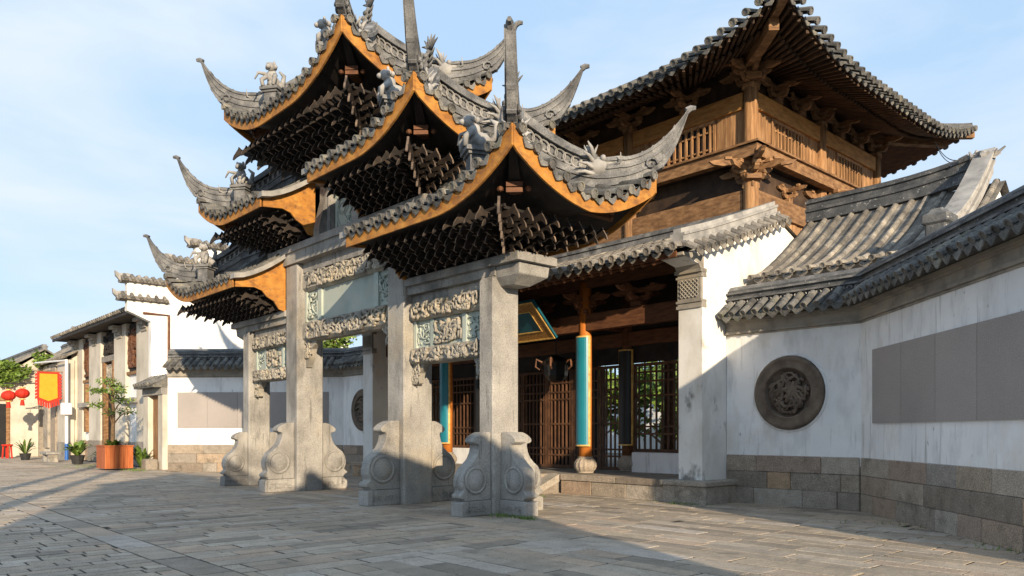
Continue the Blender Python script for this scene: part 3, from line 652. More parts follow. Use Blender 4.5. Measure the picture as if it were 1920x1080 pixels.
def brackets(roof, s, bx0, bx1, zb, sides, tiers=6, step=.30):
    by0, by1 = 9.72, 10.40; ov = by0-s.y0-.32
    so_ = MB()
    def top(x, y, side):
        z = (s.ez(x) if side == 'f' else s.es(y)) ; return z-.18
    # boarded soffit behind the arms
    ex0 = s.x0+(.05 if s.hipL else .02); ex1 = s.x1-(.05 if s.hipR else .02); n = 20
    def strip(A, B):
        so_.loft([A, B], False)
    zi = s.z0-.12
    A = []; B = []; C_ = []
    for i in range(n+1):
        u = i/n; x = ex0+(ex1-ex0)*u; xx = bx0+(bx1-bx0)*u; A.append((xx, by0+.1, zb)); C_.append((xx, by0+.1, zi)); B.append((x, s.y0+.05, top(x, 0, 'f')))
    mir = lambda L_: [(p[0], 2*YC-p[1], p[2]) for p in L_]
    for f_ in (lambda L_: L_, mir): so_.loft([f_(A), f_(C_), f_(B)], False)
    for hip, ex, bx in ((s.hipR, ex1, bx1-.1), (s.hipL, ex0, bx0+.1)):
        if not hip: continue
        A = []; B = []; C_ = []
        for i in range(n+1):
            u = i/n; y = s.y0+.05+(s.y1-s.y0-.1)*u; yy = by0+(by1-by0)*u; A.append((bx, yy, zb)); C_.append((bx, yy, zi)); B.append((ex, y, top(0, y, 's')))
        so_.loft([A, C_, B], False)
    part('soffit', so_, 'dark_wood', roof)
    beams = MB()
    for k in range(tiers):
        f = (k+.55)/tiers; o = f*ov; z = zb+.03+f*(s.z0-.33-zb)
        lo = bx0-(o if s.hipL else -.1); hi = bx1+(o if s.hipR else -.1)
        beams.box(lo, hi, by0-o+.10, by0-o+.14, z+.07, z+.12)
        if s.hipR: beams.box(hi-.14, hi-.10, by0-o, by1+o, z+.072, z+.122)
        if s.hipL: beams.box(lo+.10, lo+.14, by0-o, by1+o, z+.072, z+.122)
        m = max(1, int((hi-lo)/step)); off = (k % 2)*.5
        if 'f' in sides:
            for i in range(m):
                x = lo+(i+.25+off)*(hi-lo)/m
                if x < hi-.1: arm(roof, (x, by0-o, z), 0)
        for sd, hip, xx, yaw in (('r', s.hipR, hi, R(90)), ('l', s.hipL, lo, R(-90))):
            if sd in sides and hip:
                m2 = max(1, int((by1-by0+2*o)/step))
                for i in range(m2):
                    y = by0-o+(i+.25+off)*(by1-by0+2*o)/m2
                    if y < by1+o-.1: arm(roof, (xx, y, z), yaw)
        for hip, xx, sx in ((s.hipR, hi, 1), (s.hipL, lo, -1)):
            if hip: arm(roof, (xx+.04*sx, by0-o-.04, z+.01), R(45)*sx, 1.15)
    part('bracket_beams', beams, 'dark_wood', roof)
    for hip, cx, bx, sx in ((s.hipR, s.x1, bx1, 1), (s.hipL, s.x0, bx0, -1)):
        if not hip: continue
        for yy, sy in ((s.y0, -1), (s.y1, 1)):
            d = Vector((sx, sy, 0)).normalized(); n_ = Vector((-d.y, d.x, 0)); q0 = Vector((cx-sx*1.7, yy-sy*1.7, s.hipz(1.7)-.52)); q1 = Vector((cx-sx*.62, yy-sy*.62, s.hipz(.62)-.50)); q2 = Vector((cx-sx*.05, yy-sy*.05, s.hipz(0)-.22))
            mb = MB(); mb.loft([[q+n_*w-Z3*h, q+n_*w+Z3*h, q-n_*w+Z3*h, q-n_*w-Z3*h] for q, w, h in ((q0, .1, .1), (q1, .1, .1))])
            part('corner_beam', mb, 'brown_wood', roof)
            mb = MB(); mb.loft([[q+n_*w-Z3*h, q+n_*w+Z3*h, q-n_*w+Z3*h, q-n_*w-Z3*h] for q, w, h in ((q1-d*.3+Z3*.15, .10, .06), (q1+Z3*.17, .10, .06), (q2, .05, .04))])
            part('corner_rafter', mb, 'dark_wood', roof)
            mb = MB()
            for hh in (-.05, .05): mb.loft([[q1+d*e+n_*w*ww+Z3*(hh+v) for w, v in ((1, -.04), (1, .04), (-1, .04), (-1, -.04))] for e, ww in ((.002, .14), (.05, .14))])
            for sg in (1, -1): mb.ell(q1+n_*sg*.24-Z3*.02, (.06, .06, .05), 6, 4)
            part('beam_end_block', mb, 'brown_wood', roof)
def end_board(roof, s, x, sgn):
    """shaped orange board closing the inner end of a side roof"""
    zt = lambda v: s.zf((s.x0+s.x1)/2, v)
    for sy in (1, -1):
        P_ = [(8.28, zt(.05)-.07), (9.0, zt(.43)-.07), (9.70, zt(.8)-.07), (9.70, s.z0-.78), (9.5, s.z0-.72), (9.36, s.z0-.52), (9.16, s.z0-.42), (9.02, s.z0-.27), (8.80, s.z0-.2), (8.6, s.z0-.22), (8.28, s.z0-.25)]
        P_ = [(y if sy == 1 else 2*YC-y, z) for y, z in P_]
        part('end_board', MB().prism(P_, (x, 0, 0), Y3, Z3, X3*sgn, .05), 'fascia', roof)
        mb = MB(); rings = []
        for i in range(7):
            v = -.02+.84*i/6; y = s.y0+v*s.D; y = y if sy == 1 else 2*YC-y; z = s.zf((s.x0+s.x1)/2, v)
            rings.append([(x+sgn*.08, y, z-.06), (x+sgn*.08, y, z+.05), (x-sgn*.2, y, z+.07), (x-sgn*.2, y, z-.06)])
        part('verge_strip', mb.loft(rings), 'ridge_pale', roof)
def archroof(s, bx0, bx1, zb, sides, main=False):
    roof = s.surface(arch); s.rows(roof, True, right='r' in sides, left='l' in sides)
    s.fascia(roof)
    brackets(roof, s, bx0, bx1, zb, sides)
    bands = [(-.05, .16, .16), (.16, .24, .20), (.24, .30, .12), (.50, .58, .17), (.58, .66, .11)]
    rp_ = [(s.rx0+(s.rx1-s.rx0)*i/8, s.yc, s.zr) for i in range(9)]
    part('main_ridge', ridge_run(MB(), rp_, bands+[(.3, .5, .05)]), 'darkridge', roof)
    part('ridge_lattice', ring_lattice(MB(), rp_, .40, .10, .09), 'ridge_pale', roof)
    for hip, cx, sx, rx in ((s.hipR, s.x1, 1, s.rx1), (s.hipL, s.x0, -1, s.rx0)):
        if not hip: continue
        fish(roof, (rx-sx*.12, s.yc, s.zr+.45), (-sx, 0, 0), 1.0)
        for yy, sy in ((s.y0, -1), (s.y1, 1)):
            pts = [(cx-sx*q, yy-sy*q, s.hipz(q)) for q in [s.D-(s.D-.8)*i/6 for i in range(7)]]
            part('hip_ridge', ridge_run(MB(), pts, [(-.03, .15, .13), (.15, .21, .165), (.21, .27, .09), (.47, .53, .15), (.53, .60, .10), (.27, .47, .03)], 1.7, 1.05), 'ridge', roof)
            part('ridge_lattice', ring_lattice(MB(), pts, .37, .105, .07, 1.7, 1.05), 'ridge_pale', roof)
            blade(roof, s, cx, yy, sx, sy)
            dragon(roof, (cx-sx*.80, yy-sy*.80, s.hipz(.8)+.42), (sx, sy, 0), 1.05)
            xx = cx-sx*1.62; v = .62/s.D
            if sy < 0: figure(roof, (xx, yy-sy*.62, s.zf(xx, v)+.12), R(-25)*sx+ (0 if sx > 0 else R(10)), 1.12, int(abs(cx*9)))
    return roof
RC = Roof(-14.22, -9.08, 8.2, 11.92, 5.70, .83, 2.1, 6.80, 1.5, False, True, .32, .10)
RCL = Roof(mx_(-9.08), mx_(-14.22), 8.2, 11.92, 5.70, .83, 2.1, 6.80, 1.5, True, False, .32, .10)
RB = Roof(-15.92, -11.79, 8.2, 11.92, 7.45, .83, 2.1, 8.55, 1.5, False, True, .32, .10)
RBL = Roof(mx_(-11.79), mx_(-15.92), 8.2, 11.92, 7.45, .83, 2.1, 8.55, 1.5, True, False, .32, .10)
RA = Roof(mx_(-14.1), -14.1, 8.02, 12.10, 9.29, .9, 2.4, 10.5, 1.5, True, True, .32, .10)
rc = archroof(RC, -14.2, -10.95, 4.975, 'fr'); end_board(rc, RC, -14.22, 1)
rb = archroof(RB, -15.9, -13.6, 6.655, 'fr'); end_board(rb, RB, -15.92, 1)
ra = archroof(RA, -18.5, -15.8, 8.145, 'frl')
rcl = archroof(RCL, mx_(-10.95), mx_(-14.2), 4.975, 'fl'); end_board(rcl, RCL, mx_(-14.22), -1)
rbl = archroof(RBL, mx_(-13.6), mx_(-15.9), 6.655, 'fl'); end_board(rbl, RBL, mx_(-15.92), -1)
if arm_stuff.v:
    ao = part('upper_bracket_arms', arm_stuff, 'bracket', arch, kind='stuff'); ao.data.materials.append(M['worn_lit']); nf = len(_h.f)
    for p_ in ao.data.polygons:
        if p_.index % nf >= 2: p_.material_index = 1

# ------------------------------------------------------------ gate hall
hall = thing('gate_hall', 'gate hall with white end piers, grey tiled eave and brown lattice doors behind the archway', 'hall', (CX, 17, 0))
part('platform', MB().box(-23.9, -10.4, 14.62, 27, 0, .485), 'brick', hall)
g = random.Random(5)
for side in (0, 1):
    f = (lambda x: x) if side == 0 else mx_
    x = -14.2
    while x < -10.9:
        w = min(g.uniform(.75, 1.25), -10.9-x)
        if -10.9-x-w < .3: w = -10.9-x
        p, q = sorted((f(x+.006), f(x+w-.006))); part('platform_stone', MB().cbox(p, q, 14.555, 14.9, 0, .345, .012), 'dado', hall); x += w
    x = -14.2
    while x < -10.9:
        w = min(g.uniform(1.3, 1.9), -10.9-x)
        if -10.9-x-w < .5: w = -10.9-x
        p, q = sorted((f(x+.004), f(x+w-.004))); part('platform_edge_stone', MB().cbox(p, q, 14.52, 15.0, .352, .505, .012), 'dado', hall); x += w
    xr = f(-14.42); mb = MB().prism([(14.52, .50), (14.52, .30), (13.72, 0), (13.30, 0)], (xr-.2, 0, 0), Y3, Z3, X3, .4); part('stair_cheek', mb, 'dado', hall)
    mb = MB().prism([(14.52, .295), (14.52, 0), (13.74, 0)], (xr-.17, 0, 0), Y3, Z3, X3, .34); part('stair_side', mb, 'dado', hall)
for k in range(3):
    n = 4; x0, x1 = mx_(-14.63), -14.63
    for i in range(n): part('step', MB().cbox(x0+(x1-x0)*i/n+.004, x0+(x1-x0)*(i+1)/n-.004, 13.45+.36*k, 14.9, .165*k, .165*(k+1), .012), 'dado', hall)
HR = Roof(mx_(-9.9), -9.9, 13.9, 22.1, 5.58, 0, 0, 7.0, 1.08, False, False, .33, .105, 'tile_pale')
hr = HR.surface(hall, 8, 4); HR.rows(hr, True, rear=False, seg=9)
part('eave_board', MB().box(mx_(-10.1), -10.1, 13.93, 13.97, 5.42, 5.55), 'brown_wood', hr)
part('ceiling_board', MB().prism([(13.98, 5.50), (17.9, 6.88), (17.9, 6.84), (13.98, 5.46)], (mx_(-10.2), 0, 0), Y3, Z3, X3, 2*(CX*-1-10.2)), 'dark_wood', hr)
RAF = MB().tube([(0, 0, 0), (0, 2.6, .9)], .055, 7).mesh('rafter', 'brown_wood')
n = 42
for i in range(n): inst('rafter', RAF, hr, (mx_(-10.75)+(-10.75-mx_(-10.75))*i/(n-1), 13.99, 5.385))
part('main_ridge', ridge_run(MB(), [(mx_(-10.1), 18.0, 7.0), (-10.1, 18.0, 7.0)], [(-.05, .22, .16), (.22, .30, .2), (.30, .36, .12)]), 'ridge', hr)
for side in (0, 1):
    f = (lambda x: x) if side == 0 else mx_; sg = 1 if side == 0 else -1
    zr_ = lambda y: HR.zf(CX, (y-13.9)/4.1 if y < 18 else (22.1-y)/4.1)
    P_ = [(14.78, .50), (14.78, 5.32), (14.12, 5.44)]+[(y, zr_(y)-.05) for y in (15, 16, 17, 18, 19, 20)]+[(20, .5)]
    a, b = sorted((f(-10.60), f(-9.98)))
    w = part('end_wall', MB().prism(P_, (a, 0, 0), Y3, Z3, X3, b-a), 'dirty_plaster', hall)
    pb = part('pier_base', MB().cbox(*sorted((f(-10.86), f(-9.70))), 14.46, 15.75, 0, .40, .02), 'dado', hall)
    part('base_slab', MB().cbox(*sorted((f(-10.92), f(-9.66))), 14.41, 15.80, .402, .515, .025), 'dado', pb)
    part('pier_facing', MB().box(a-.004, b+.004, 14.735, 14.79, .517, 4.40), 'dirty_plaster', w)
    cp = MB()
    for z0, z1, e in ((4.40, 4.47, .045), (4.47, 4.53, .02), (4.53, 4.58, .05), (5.08, 5.13, .05), (5.13, 5.19, .02), (5.19, 5.27, .075)): cp.box(a-e, b+.006+e*.2, 14.74-e, 14.9, z0, z1)
    cp.box(a-.01, b-.01, 14.70, 14.9, 4.58, 5.08)
    c_ = part('brick_capital', cp, 'brick', w)
    fr_ = MB(); fx0, fx1 = a+.05, b-.05; nn = 6
    for k in range(-nn, nn+1):
        for dgn in (1, -1):
            pts = []
            for t in range(9):
                zz = 4.64+.40*t/8; xx = (fx0+fx1)/2+k*.1+dgn*(zz-4.84)
                if fx0 <= xx <= fx1: pts.append((xx, 14.685, zz))
            if len(pts) > 1: fr_.tube([pts[0], pts[-1]], .014, 4)
    part('fretwork', fr_, 'carved', c_)
    part('eave_corbel', MB().prism([(14.80, 5.27), (14.66, 5.27), (14.60, 5.36), (14.38, 5.42), (14.15, 5.44), (14.0, 5.46), (14.0, 5.52), (14.80, 5.60)], (a-.02, 0, 0), Y3, Z3, X3, b-a+.03), 'brick', w)
    pts = [(f(-10.10), y, zr_(y)+.03) for y in (13.98, 15, 16, 17, 17.95)]
    part('rake_ridge', ridge_run(MB(), pts, [(-.02, .12, .24), (.12, .24, .16), (.24, .30, .19), (.30, .40, .10)]), 'ridge_pale', hr)
    for i in range(14):
        y = 14.05+i*.29; z = zr_(y)
        part('rake_tile', tile_row(MB(), [(f(-9.62), y, z-.11), (f(-9.86), y, z+.02), (f(-10.02), y, z+.06)], (0, 1, .3), .095), 'tile_pale', hr)
        inst('drip_tile', drip_mesh('tile_pale', .26, .15), hr, (f(-9.63), y+.145, z-.07), Matrix.Rotation(R(20), 3, 'X') @ Matrix.Rotation(R(90)*sg, 3, 'Z'))
# timber frame
def lathe_col(x, y, z0, z1, r, m, parent, name='column'): return part(name, MB().tube([(x, y, z0), (x, y, (z0+z1)/2), (x, y, z1)], [r*1.02, r, r*.93], 16), m, parent, True)
def stone_base(x, y, z, r, parent):
    mb = MB(); n = 28; rings = []
    for rr, zz in ((.80, 0), (.82, .04), (1.0, .10), (1.12, .18), (1.10, .27), (.92, .35), (.74, .40), (.76, .44)):
        rings.append([(x+r*rr*(1+.035*math.cos(14*2*math.pi*j/n)*(1 if .05 < zz < .36 else 0))*math.cos(2*math.pi*j/n), y+r*rr*(1+.035*math.cos(14*2*math.pi*j/n)*(1 if .05 < zz < .36 else 0))*math.sin(2*math.pi*j/n), z+zz) for j in range(n)])
    return part('stone_base', mb.loft(rings), 'dado', parent)
HC = [(-14.1, 15.4), (mx_(-14.1), 15.4), (-13.95, 17.0), (mx_(-13.95), 17.0)]
for i, (x, y) in enumerate(HC):
    c_ = lathe_col(x, y, .92, 5.6 if i < 2 else 6.2, .17, 'orange' if i < 2 else 'brown_wood', hall); stone_base(x, y, .502, .27, c_)
part('front_beam', MB().cbox(mx_(-10.62), -10.62, 15.28, 15.52, 4.30, 4.75, .02), 'brown_wood', hall)
part('rear_beam', MB().cbox(mx_(-10.62), -10.62, 16.88, 17.12, 4.0, 4.40, .02), 'brown_wood', hall)
part('purlin', MB().cbox(mx_(-10.62), -10.62, 15.3, 15.5, 5.45, 5.70, .02), 'brown_wood', hall)
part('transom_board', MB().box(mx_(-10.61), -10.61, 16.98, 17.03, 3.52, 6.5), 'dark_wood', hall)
for x in (-14.1, mx_(-14.1), -10.95, mx_(-10.95)): part('tie_beam', MB().cbox(x-.09, x+.09, 15.56, 16.84, 4.42, 4.72, .015), 'brown_wood', hall)
def bracket_mesh(m):
    mb = MB(); mb.cbox(-.17, .17, -.17, .17, 0, .14, .02)
    for z, l in ((.15, .42), (.36, .62)):
        for ax, ay in ((X3, Y3), (Y3, X3)):
            mb.prism([(-l, .12), (-l, .07), (-l*.8, 0), (l*.8, 0), (l, .07), (l, .12)], Vector((0, 0, z))-ay*.05, ax, Z3, ay, .10)
        for sx, sy in ((1, 0), (-1, 0), (0, 1), (0, -1)): mb.cbox(sx*l*.85-.08, sx*l*.85+.08, sy*l*.85-.08, sy*l*.85+.08, z+.125, z+.205, .012)
    for a in (0, 1, 2, 3):
        q = Matrix.Rotation(a*math.pi/2, 3, 'Z')
        mb.prism([(.3, .02), (.62, -.06), (.86, -.02), (.95, .06), (.7, .10), (.3, .12)], Vector((0, 0, .40))-q @ Y3*.045, q @ X3, Z3, q @ Y3, .09)
    return mb
BRK = bracket_mesh(0).mesh('bracket_set', 'wood'); BRKD = bracket_mesh(0).mesh('bracket_set', 'brown_wood')
for x in (-14.1, mx_(-14.1), -12.3, mx_(-12.3), -16.1, mx_(-16.1), CX): inst('bracket_set', BRKD, hall, (x, 15.4, 4.755), None, (.9, .9, .95))
# lattice screens between the inner columns
def lattice(x0, x1, z0, z1, parent, n, rails, m='lattice', y=17.0, bw=.022, name='lattice_screen'):
    fr_ = MB(); fr_.box(x0, x0+.07, y-.04, y+.04, z0, z1); fr_.box(x1-.07, x1, y-.04, y+.04, z0, z1); fr_.box(x0+.07, x1-.07, y-.04, y+.04, z0, z0+.09); fr_.box(x0+.07, x1-.07, y-.04, y+.04, z1-.08, z1)
    o = part(name, fr_, m, parent)
    for i in range(n):
        x = x0+.07+(x1-x0-.14)*(i+.5)/n; part('lattice_bar', MB().box(x-bw, x+bw, y-.022, y+.022, z0+.09, z1-.08), m, o)
    for z in rails: part('lattice_rail', MB().box(x0+.07, x1-.07, y-.035, y+.035, z-.025, z+.025), m, o)
    return o
part('dark_backing_board', MB().box(-24.2, -16.35, 18.35, 18.42, .49, 5.5), 'dark_wood', hall)  # dark board added behind the doors to make the hall interior look shaded
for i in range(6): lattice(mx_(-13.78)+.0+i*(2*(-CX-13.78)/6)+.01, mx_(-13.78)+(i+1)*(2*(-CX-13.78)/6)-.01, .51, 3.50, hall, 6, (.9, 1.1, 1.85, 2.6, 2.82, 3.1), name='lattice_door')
for f in ((lambda x: x), mx_):
    part('low_wall', MB().cbox(*sorted((f(-13.72), f(-10.62))), 16.86, 17.14, .49, 1.04, .02), 'plaster', hall)
    a, b = sorted((f(-13.72), f(-12.2))); lattice(a, b, 1.045, 3.50, hall, 7, (1.55, 1.75, 2.6, 3.0, 3.25), name='lattice_window')
    a, b = sorted((f(-12.18), f(-10.64))); lattice(a, b, 1.045, 3.50, hall, 7, (1.55, 1.75, 2.6, 3.0, 3.25), name='lattice_window')

# hung boards
def board(x, y, face, edge, label, z0=1.22, z1=4.16, r=.225, cat='couplet board'):
    t = thing('couplet_board', label, cat, (x, y, z0), 'couplet boards on the hall columns')
    def arc(r0, r1, a0, a1, z0, z1):
        mb = MB(); n = 10; A = [R(a0+(a1-a0)*i/n) for i in range(n+1)]
        mb.loft([[(x+r0*math.cos(a), y+r0*math.sin(a), z0), (x+r1*math.cos(a), y+r1*math.sin(a), z0), (x+r1*math.cos(a), y+r1*math.sin(a), z1), (x+r0*math.cos(a), y+r0*math.sin(a), z1)] for a in A]); return mb
    part('panel', arc(r, r+.03, 208, 329, z0+.04, z1-.04), face, t)
    b = arc(r-.004, r+.042, 196, 208, z0, z1)
    for q in (arc(r-.004, r+.042, 329, 342, z0, z1), arc(r-.004, r+.04, 208, 329, z0, z0+.04), arc(r-.004, r+.04, 208, 329, z1-.04, z1)): b.add(q.v, q.f)
    part('gilt_border', b, edge, t)
board(-14.1, 15.4, 'teal', 'gold', 'turquoise couplet board on the orange column nearest the white pier under the tower')
board(mx_(-14.1), 15.4, 'teal', 'gold', 'turquoise couplet board on the orange hall column seen between two archway columns')
board(-13.95, 17.0, 'black', 'gold', 'black couplet board with thin gilt edge against the lattice window', 1.22, 3.9)
board(mx_(-13.95), 17.0, 'black', 'gold', 'black couplet board on the inner hall column beside the shaded lattice bay', 1.22, 3.9)
pq = thing('name_plaque', 'large teal plaque with gilt carved frame tilting forward under the hall eave', 'plaque', (CX, 15.1, 4.2))
B0, T0 = Vector((0, 15.16, 4.20)), Vector((0, 14.26, 5.10)); uu = (T0-B0).normalized(); nn = Vector((0, -uu.z, uu.y)); hh = (T0-B0).length
def pl(x0, x1, v0, v1, d0, d1): return MB().prism([(x0, v0), (x1, v0), (x1, v1), (x0, v1)], B0+nn*d0, X3, uu, nn, d1-d0)
part('back_board', pl(-19.34, -14.96, -.02, hh+.02, -.06, 0), 'deepteal', pq)
part('face', pl(-19.0, -15.3, .3, hh-.3, .0, .02), 'deepteal', pq)
for (x0, x1, v0, v1) in ((-19.28, -15.02, .04, .29), (-19.28, -15.02, hh-.29, hh-.04), (-19.28, -19.01, .29, hh-.29), (-15.29, -15.02, .29, hh-.29)): part('carved_border', pl(x0, x1, v0, v1, .0, .035), 'goldbrown', pq)
for (x0, x1, v0, v1) in ((-19.32, -14.98, 0, .04), (-19.32, -14.98, hh-.04, hh), (-19.32, -19.28, .04, hh-.04), (-15.02, -14.98, .04, hh-.04), (-19.03, -15.27, .285, .31), (-19.03, -15.27, hh-.31, hh-.285), (-15.295, -15.27, .31, hh-.31), (-19.03, -19.005, .31, hh-.31)): part('gilt_edge', pl(x0, x1, v0, v1, .03, .05), 'gold', pq)
lt = thing('hall_lantern', 'dark carved lantern hanging below the hall beam in front of the lattice', 'lantern', (-16.0, 16.2, 3.0))
part('body', MB().lathe([(.05, 0), (.22, .05), (.34, .2), (.36, .5), (.42, .55), (.46, .6), (.2, .75), (.05, .8)], (-16.0, 16.2, 3.05), 8), 'black', lt)
for k in range(6):
    a = k*1.047; part('scroll_arm', MB().tube([(-16+.34*math.cos(a), 16.2+.34*math.sin(a), 3.6), (-16+.6*math.cos(a), 16.2+.6*math.sin(a), 3.72), (-16+.62*math.cos(a), 16.2+.62*math.sin(a), 3.5), (-16+.5*math.cos(a), 16.2+.5*math.sin(a), 3.42)], [.04, .035, .03, .02], 5), 'brown_wood', lt)
part('chain', MB().tube([(-16, 16.2, 3.84), (-16, 16.2, 5.8)], .015, 5), 'metal', lt)

# ------------------------------------------------------------ wooden tower behind the hall
tower = thing('wooden_tower', 'weathered brown timber tower with latticed gallery under a wide upturned tiled roof', 'tower', (CX, 22.35, 0))
TX0, TX1, TY0, TY1 = mx_(-11.0), -11.0, 18.5, 26.2
TR = Roof(TX0-2.25, TX1+2.25, 16.1, 28.25, 10.66, .86, 4.2, 13.9, 1.06, True, True, .33, .105)
tr = TR.surface(tower, 40, 5); TR.rows(tr, True, right=True, left=False, rear=True, seg=2)
# sheathing and rafters under the eave
sh = MB(); n = 40
def teave(side, u, inset, dz):
    if side == 'f': x = TR.x0+inset+(TR.x1-TR.x0-2*inset)*u; return Vector((x, TR.y0+inset, TR.ez(max(TR.x0, min(TR.x1, x)))+dz+inset*.42))
    y = TR.y0+inset+(TR.y1-TR.y0-2*inset)*u; return Vector((TR.x1-inset, y, TR.es(y)+dz+inset*.42))
for side in 'fr':
    A = [teave(side, i/n, .02, -.075) for i in range(n+1)]; B = [teave(side, i/n, 2.2, -.02) for i in range(n+1)]; B2 = [p+(Vector((0, 1.2, .5)) if side == 'f' else Vector((-1.2, 0, .5))) for p in B]
    sh.loft([A, B, B2], False)
    sh.loft([[p+Vector((0, 0, .002)) for p in A], [p+Z3*.06 for p in A]], False)
part('eave_sheathing', sh, 'rafter', tr)
part('rear_sheathing', MB().loft([[(p.x, 2*TR.yc-p.y, p.z) for p in [teave('f', i/n, .02, -.075) for i in range(n+1)]], [(p.x, 2*TR.yc-p.y, p.z) for p in [teave('f', i/n, 2.2, -.02) for i in range(n+1)]]], False), 'brown_wood', tr)
def rafter_row(side, cnt):
    for i in range(cnt):
        u = (i+.5)/cnt
        p0 = teave(side, u, .06, -.14); p1 = teave(side, u, 1.05, -.155); q0 = teave(side, u, .8, -.25); q1 = teave(side, u, 2.4, -.23)
        mb = MB()
        d = (p1-p0).normalized(); w = Vector((d.y, -d.x, 0)).normalized()
        mb.loft([[p+w*.036-Z3*.032, p+w*.036+Z3*.045, p-w*.036+Z3*.045, p-w*.036-Z3*.032] for p in (p0, p1)])
        part('flying_rafter', mb, 'rafter', tr)
        part('rafter', MB().tube([q0, q1], .046, 6), 'rafter', tr)
rafter_row('f', 78); rafter_row('r', 58)
for sx, cx in ((1, TR.x1), (-1, TR.x0)):
    for sy, cy in ((-1, TR.y0), (1, TR.y1)):
        d = Vector((sx, sy, 0)).normalized(); n_ = Vector((-d.y, d.x, 0))
        for q0, q1, dz, w, h, nm in ((3.0, .55, -.40, .12, .14, 'hip_beam'), (1.8, -.05, -.17, .09, .10, 'hip_rafter')):
            rings = []
            for i in range(6):
                q = q0+(q1-q0)*i/5; c_ = Vector((cx-sx*q, cy-sy*q, TR.z0+TR.up(max(0, q))+dz+max(0, q)*.40)); rings.append([c_+n_*w-Z3*h, c_+n_*w+Z3*h, c_-n_*w+Z3*h, c_-n_*w-Z3*h])
            part(nm, MB().loft(rings), 'wood', tr)
        pts = [(cx-sx*q, cy-sy*q, TR.hipz(q)) for q in (TR.D, 4, 3, 2, 1.2, .6, .2, .0)]
        part('hip_ridge', ridge_run(MB(), pts, [(-.03, .14, .12), (.14, .22, .08)]), 'ridge', tr)
        figure(tr, (cx-sx*1.9, cy-sy*1.9, TR.hipz(1.9)-.25), R(-45)*sx, .75, 3)
part('main_ridge', ridge_run(MB(), [(TR.rx0, TR.yc, TR.zr), (TR.rx1, TR.yc, TR.zr)], [(-.05, .3, .18), (.3, .4, .22)]), 'ridge', tr)
TCX = [TX0, TX0+4.1, TX1-4.1, TX1]; TCY = [TY0, (TY0+TY1)/2, TY1]
for x in TCX:
    for y in TCY:
        if x in (TX0, TX1) or y in (TY0, TY1): lathe_col(x, y, 4.5 if y > 19 else 6.0, 10.72, .2, 'wood_v', tower)
def fr(side, a0, a1, z0, z1, o0, o1):
    """box on a tower face: a along the face, o outward from the column line"""
    if side == 'f': return MB().box(a0, a1, TY0-o1, TY0-o0, z0, z1)
    if side == 'r': return MB().box(TX1+o0, TX1+o1, a0, a1, z0, z1)
    if side == 'l': return MB().box(TX0-o1, TX0-o0, a0, a1, z0, z1)
    return MB().box(a0, a1, TY1+o0, TY1+o1, z0, z1)
for side, A in (('f', TCX), ('r', TCY), ('l', TCY), ('b', TCX)):
    a0, a1 = A[0], A[-1]
    part('gallery_ledge', fr(side, a0-(.42 if side in 'fb' else .415), a1+(.42 if side in 'fb' else .415), 8.78, 9.10, .18, .42 if side in 'fb' else .417), 'wood', tower)
    part('ledge_top', fr(side, a0-(.5 if side in 'fb' else .495), a1+(.5 if side in 'fb' else .495), 9.103, 9.16, -.1, .50 if side in 'fb' else .497), 'wood', tower)
    for i in range(len(A)-1):
        b0, b1 = A[i]+.19, A[i+1]-.19
        part('frieze_beam', fr(side, b0, b1, 10.22, 10.66, -.09, .11), 'honey', tower)
        part('lower_beam', fr(side, b0, b1, 7.52, 8.05, -.1, .11), 'wood', tower)
        part('bracket_band', fr(side, b0, b1, 8.05, 8.80, -.2, -.06), 'rafter', tower)
        part('top_band', fr(side, b0, b1, 10.66, 11.75, -.3, -.15), 'rafter', tower)
        w = b1-b0
        if side in 'fr':
            nb = 7
            for s0, s1 in ((0, .23), (.77, 1)):
                m_ = 3
                for k in range(m_):
                    p0 = b0+w*(s0+(s1-s0)*k/m_); p1 = b0+w*(s0+(s1-s0)*(k+1)/m_); part('wall_plank', fr(side, p0+.004, p1-.004, 9.165, 10.215, -.04, .02+.008*(k % 2)), 'wood_v', tower)
            p0, p1 = b0+w*.235, b0+w*.765
            wf = part('lattice_window', fr(side, p0, p0+.08, 9.165, 10.215, -.05, .05), 'wood_v', tower)
            for q in ((p1-.08, p1, 9.165, 10.215), (p0+.08, p1-.08, 9.165, 9.25), (p0+.08, p1-.08, 10.13, 10.215)): part('window_rail', fr(side, *q, -.045, .045), 'wood_v', wf)
            part('pane', fr(side, p0+.08, p1-.08, 9.25, 10.13, -.08, -.06), 'glassdark', wf)
            for k in range(9):
                c_ = p0+.08+(p1-p0-.16)*(k+.5)/9; part('window_bar', fr(side, c_-.03, c_+.03, 9.25, 10.13, -.02, .035), 'wood_v', wf)
            for z in (9.45, 9.93): part('window_cross_bar', fr(side, p0+.08, p1-.08, z-.02, z+.02, -.03, .02), 'wood_v', wf)
            m_ = int(w/.24)
            for k in range(m_): part('lower_plank', fr(side, b0+w*k/m_+.003, b0+w*(k+1)/m_-.003, 4.4 if side == 'r' else 6.0, 7.515, -.05, .012*(k % 3)), 'wood_v', tower)
        else:
            part('wall_board', fr(side, b0, b1, 9.165, 10.215, -.05, .02), 'wood_v', tower)
            part('lower_wall_board', fr(side, b0, b1, 6.0 if side == 'b' else 4.4, 7.515, -.05, .02), 'wood_v', tower)
part('gallery_floor', MB().box(TX0-.15, TX1+.15, TY0-.15, TY1+.15, 8.82, 9.095), 'dark_wood', tower)
part('lower_ceiling', MB().box(TX0, TX1, TY0, TY1, 6.85, 7.0), 'dark_wood', tower)
for x in TCX:
    for z, m_ in ((10.70, BRK), (8.08, BRK)): inst('bracket_set', m_, tower, (x, TY0, z), None, (1.0, 1.0, 1.15))
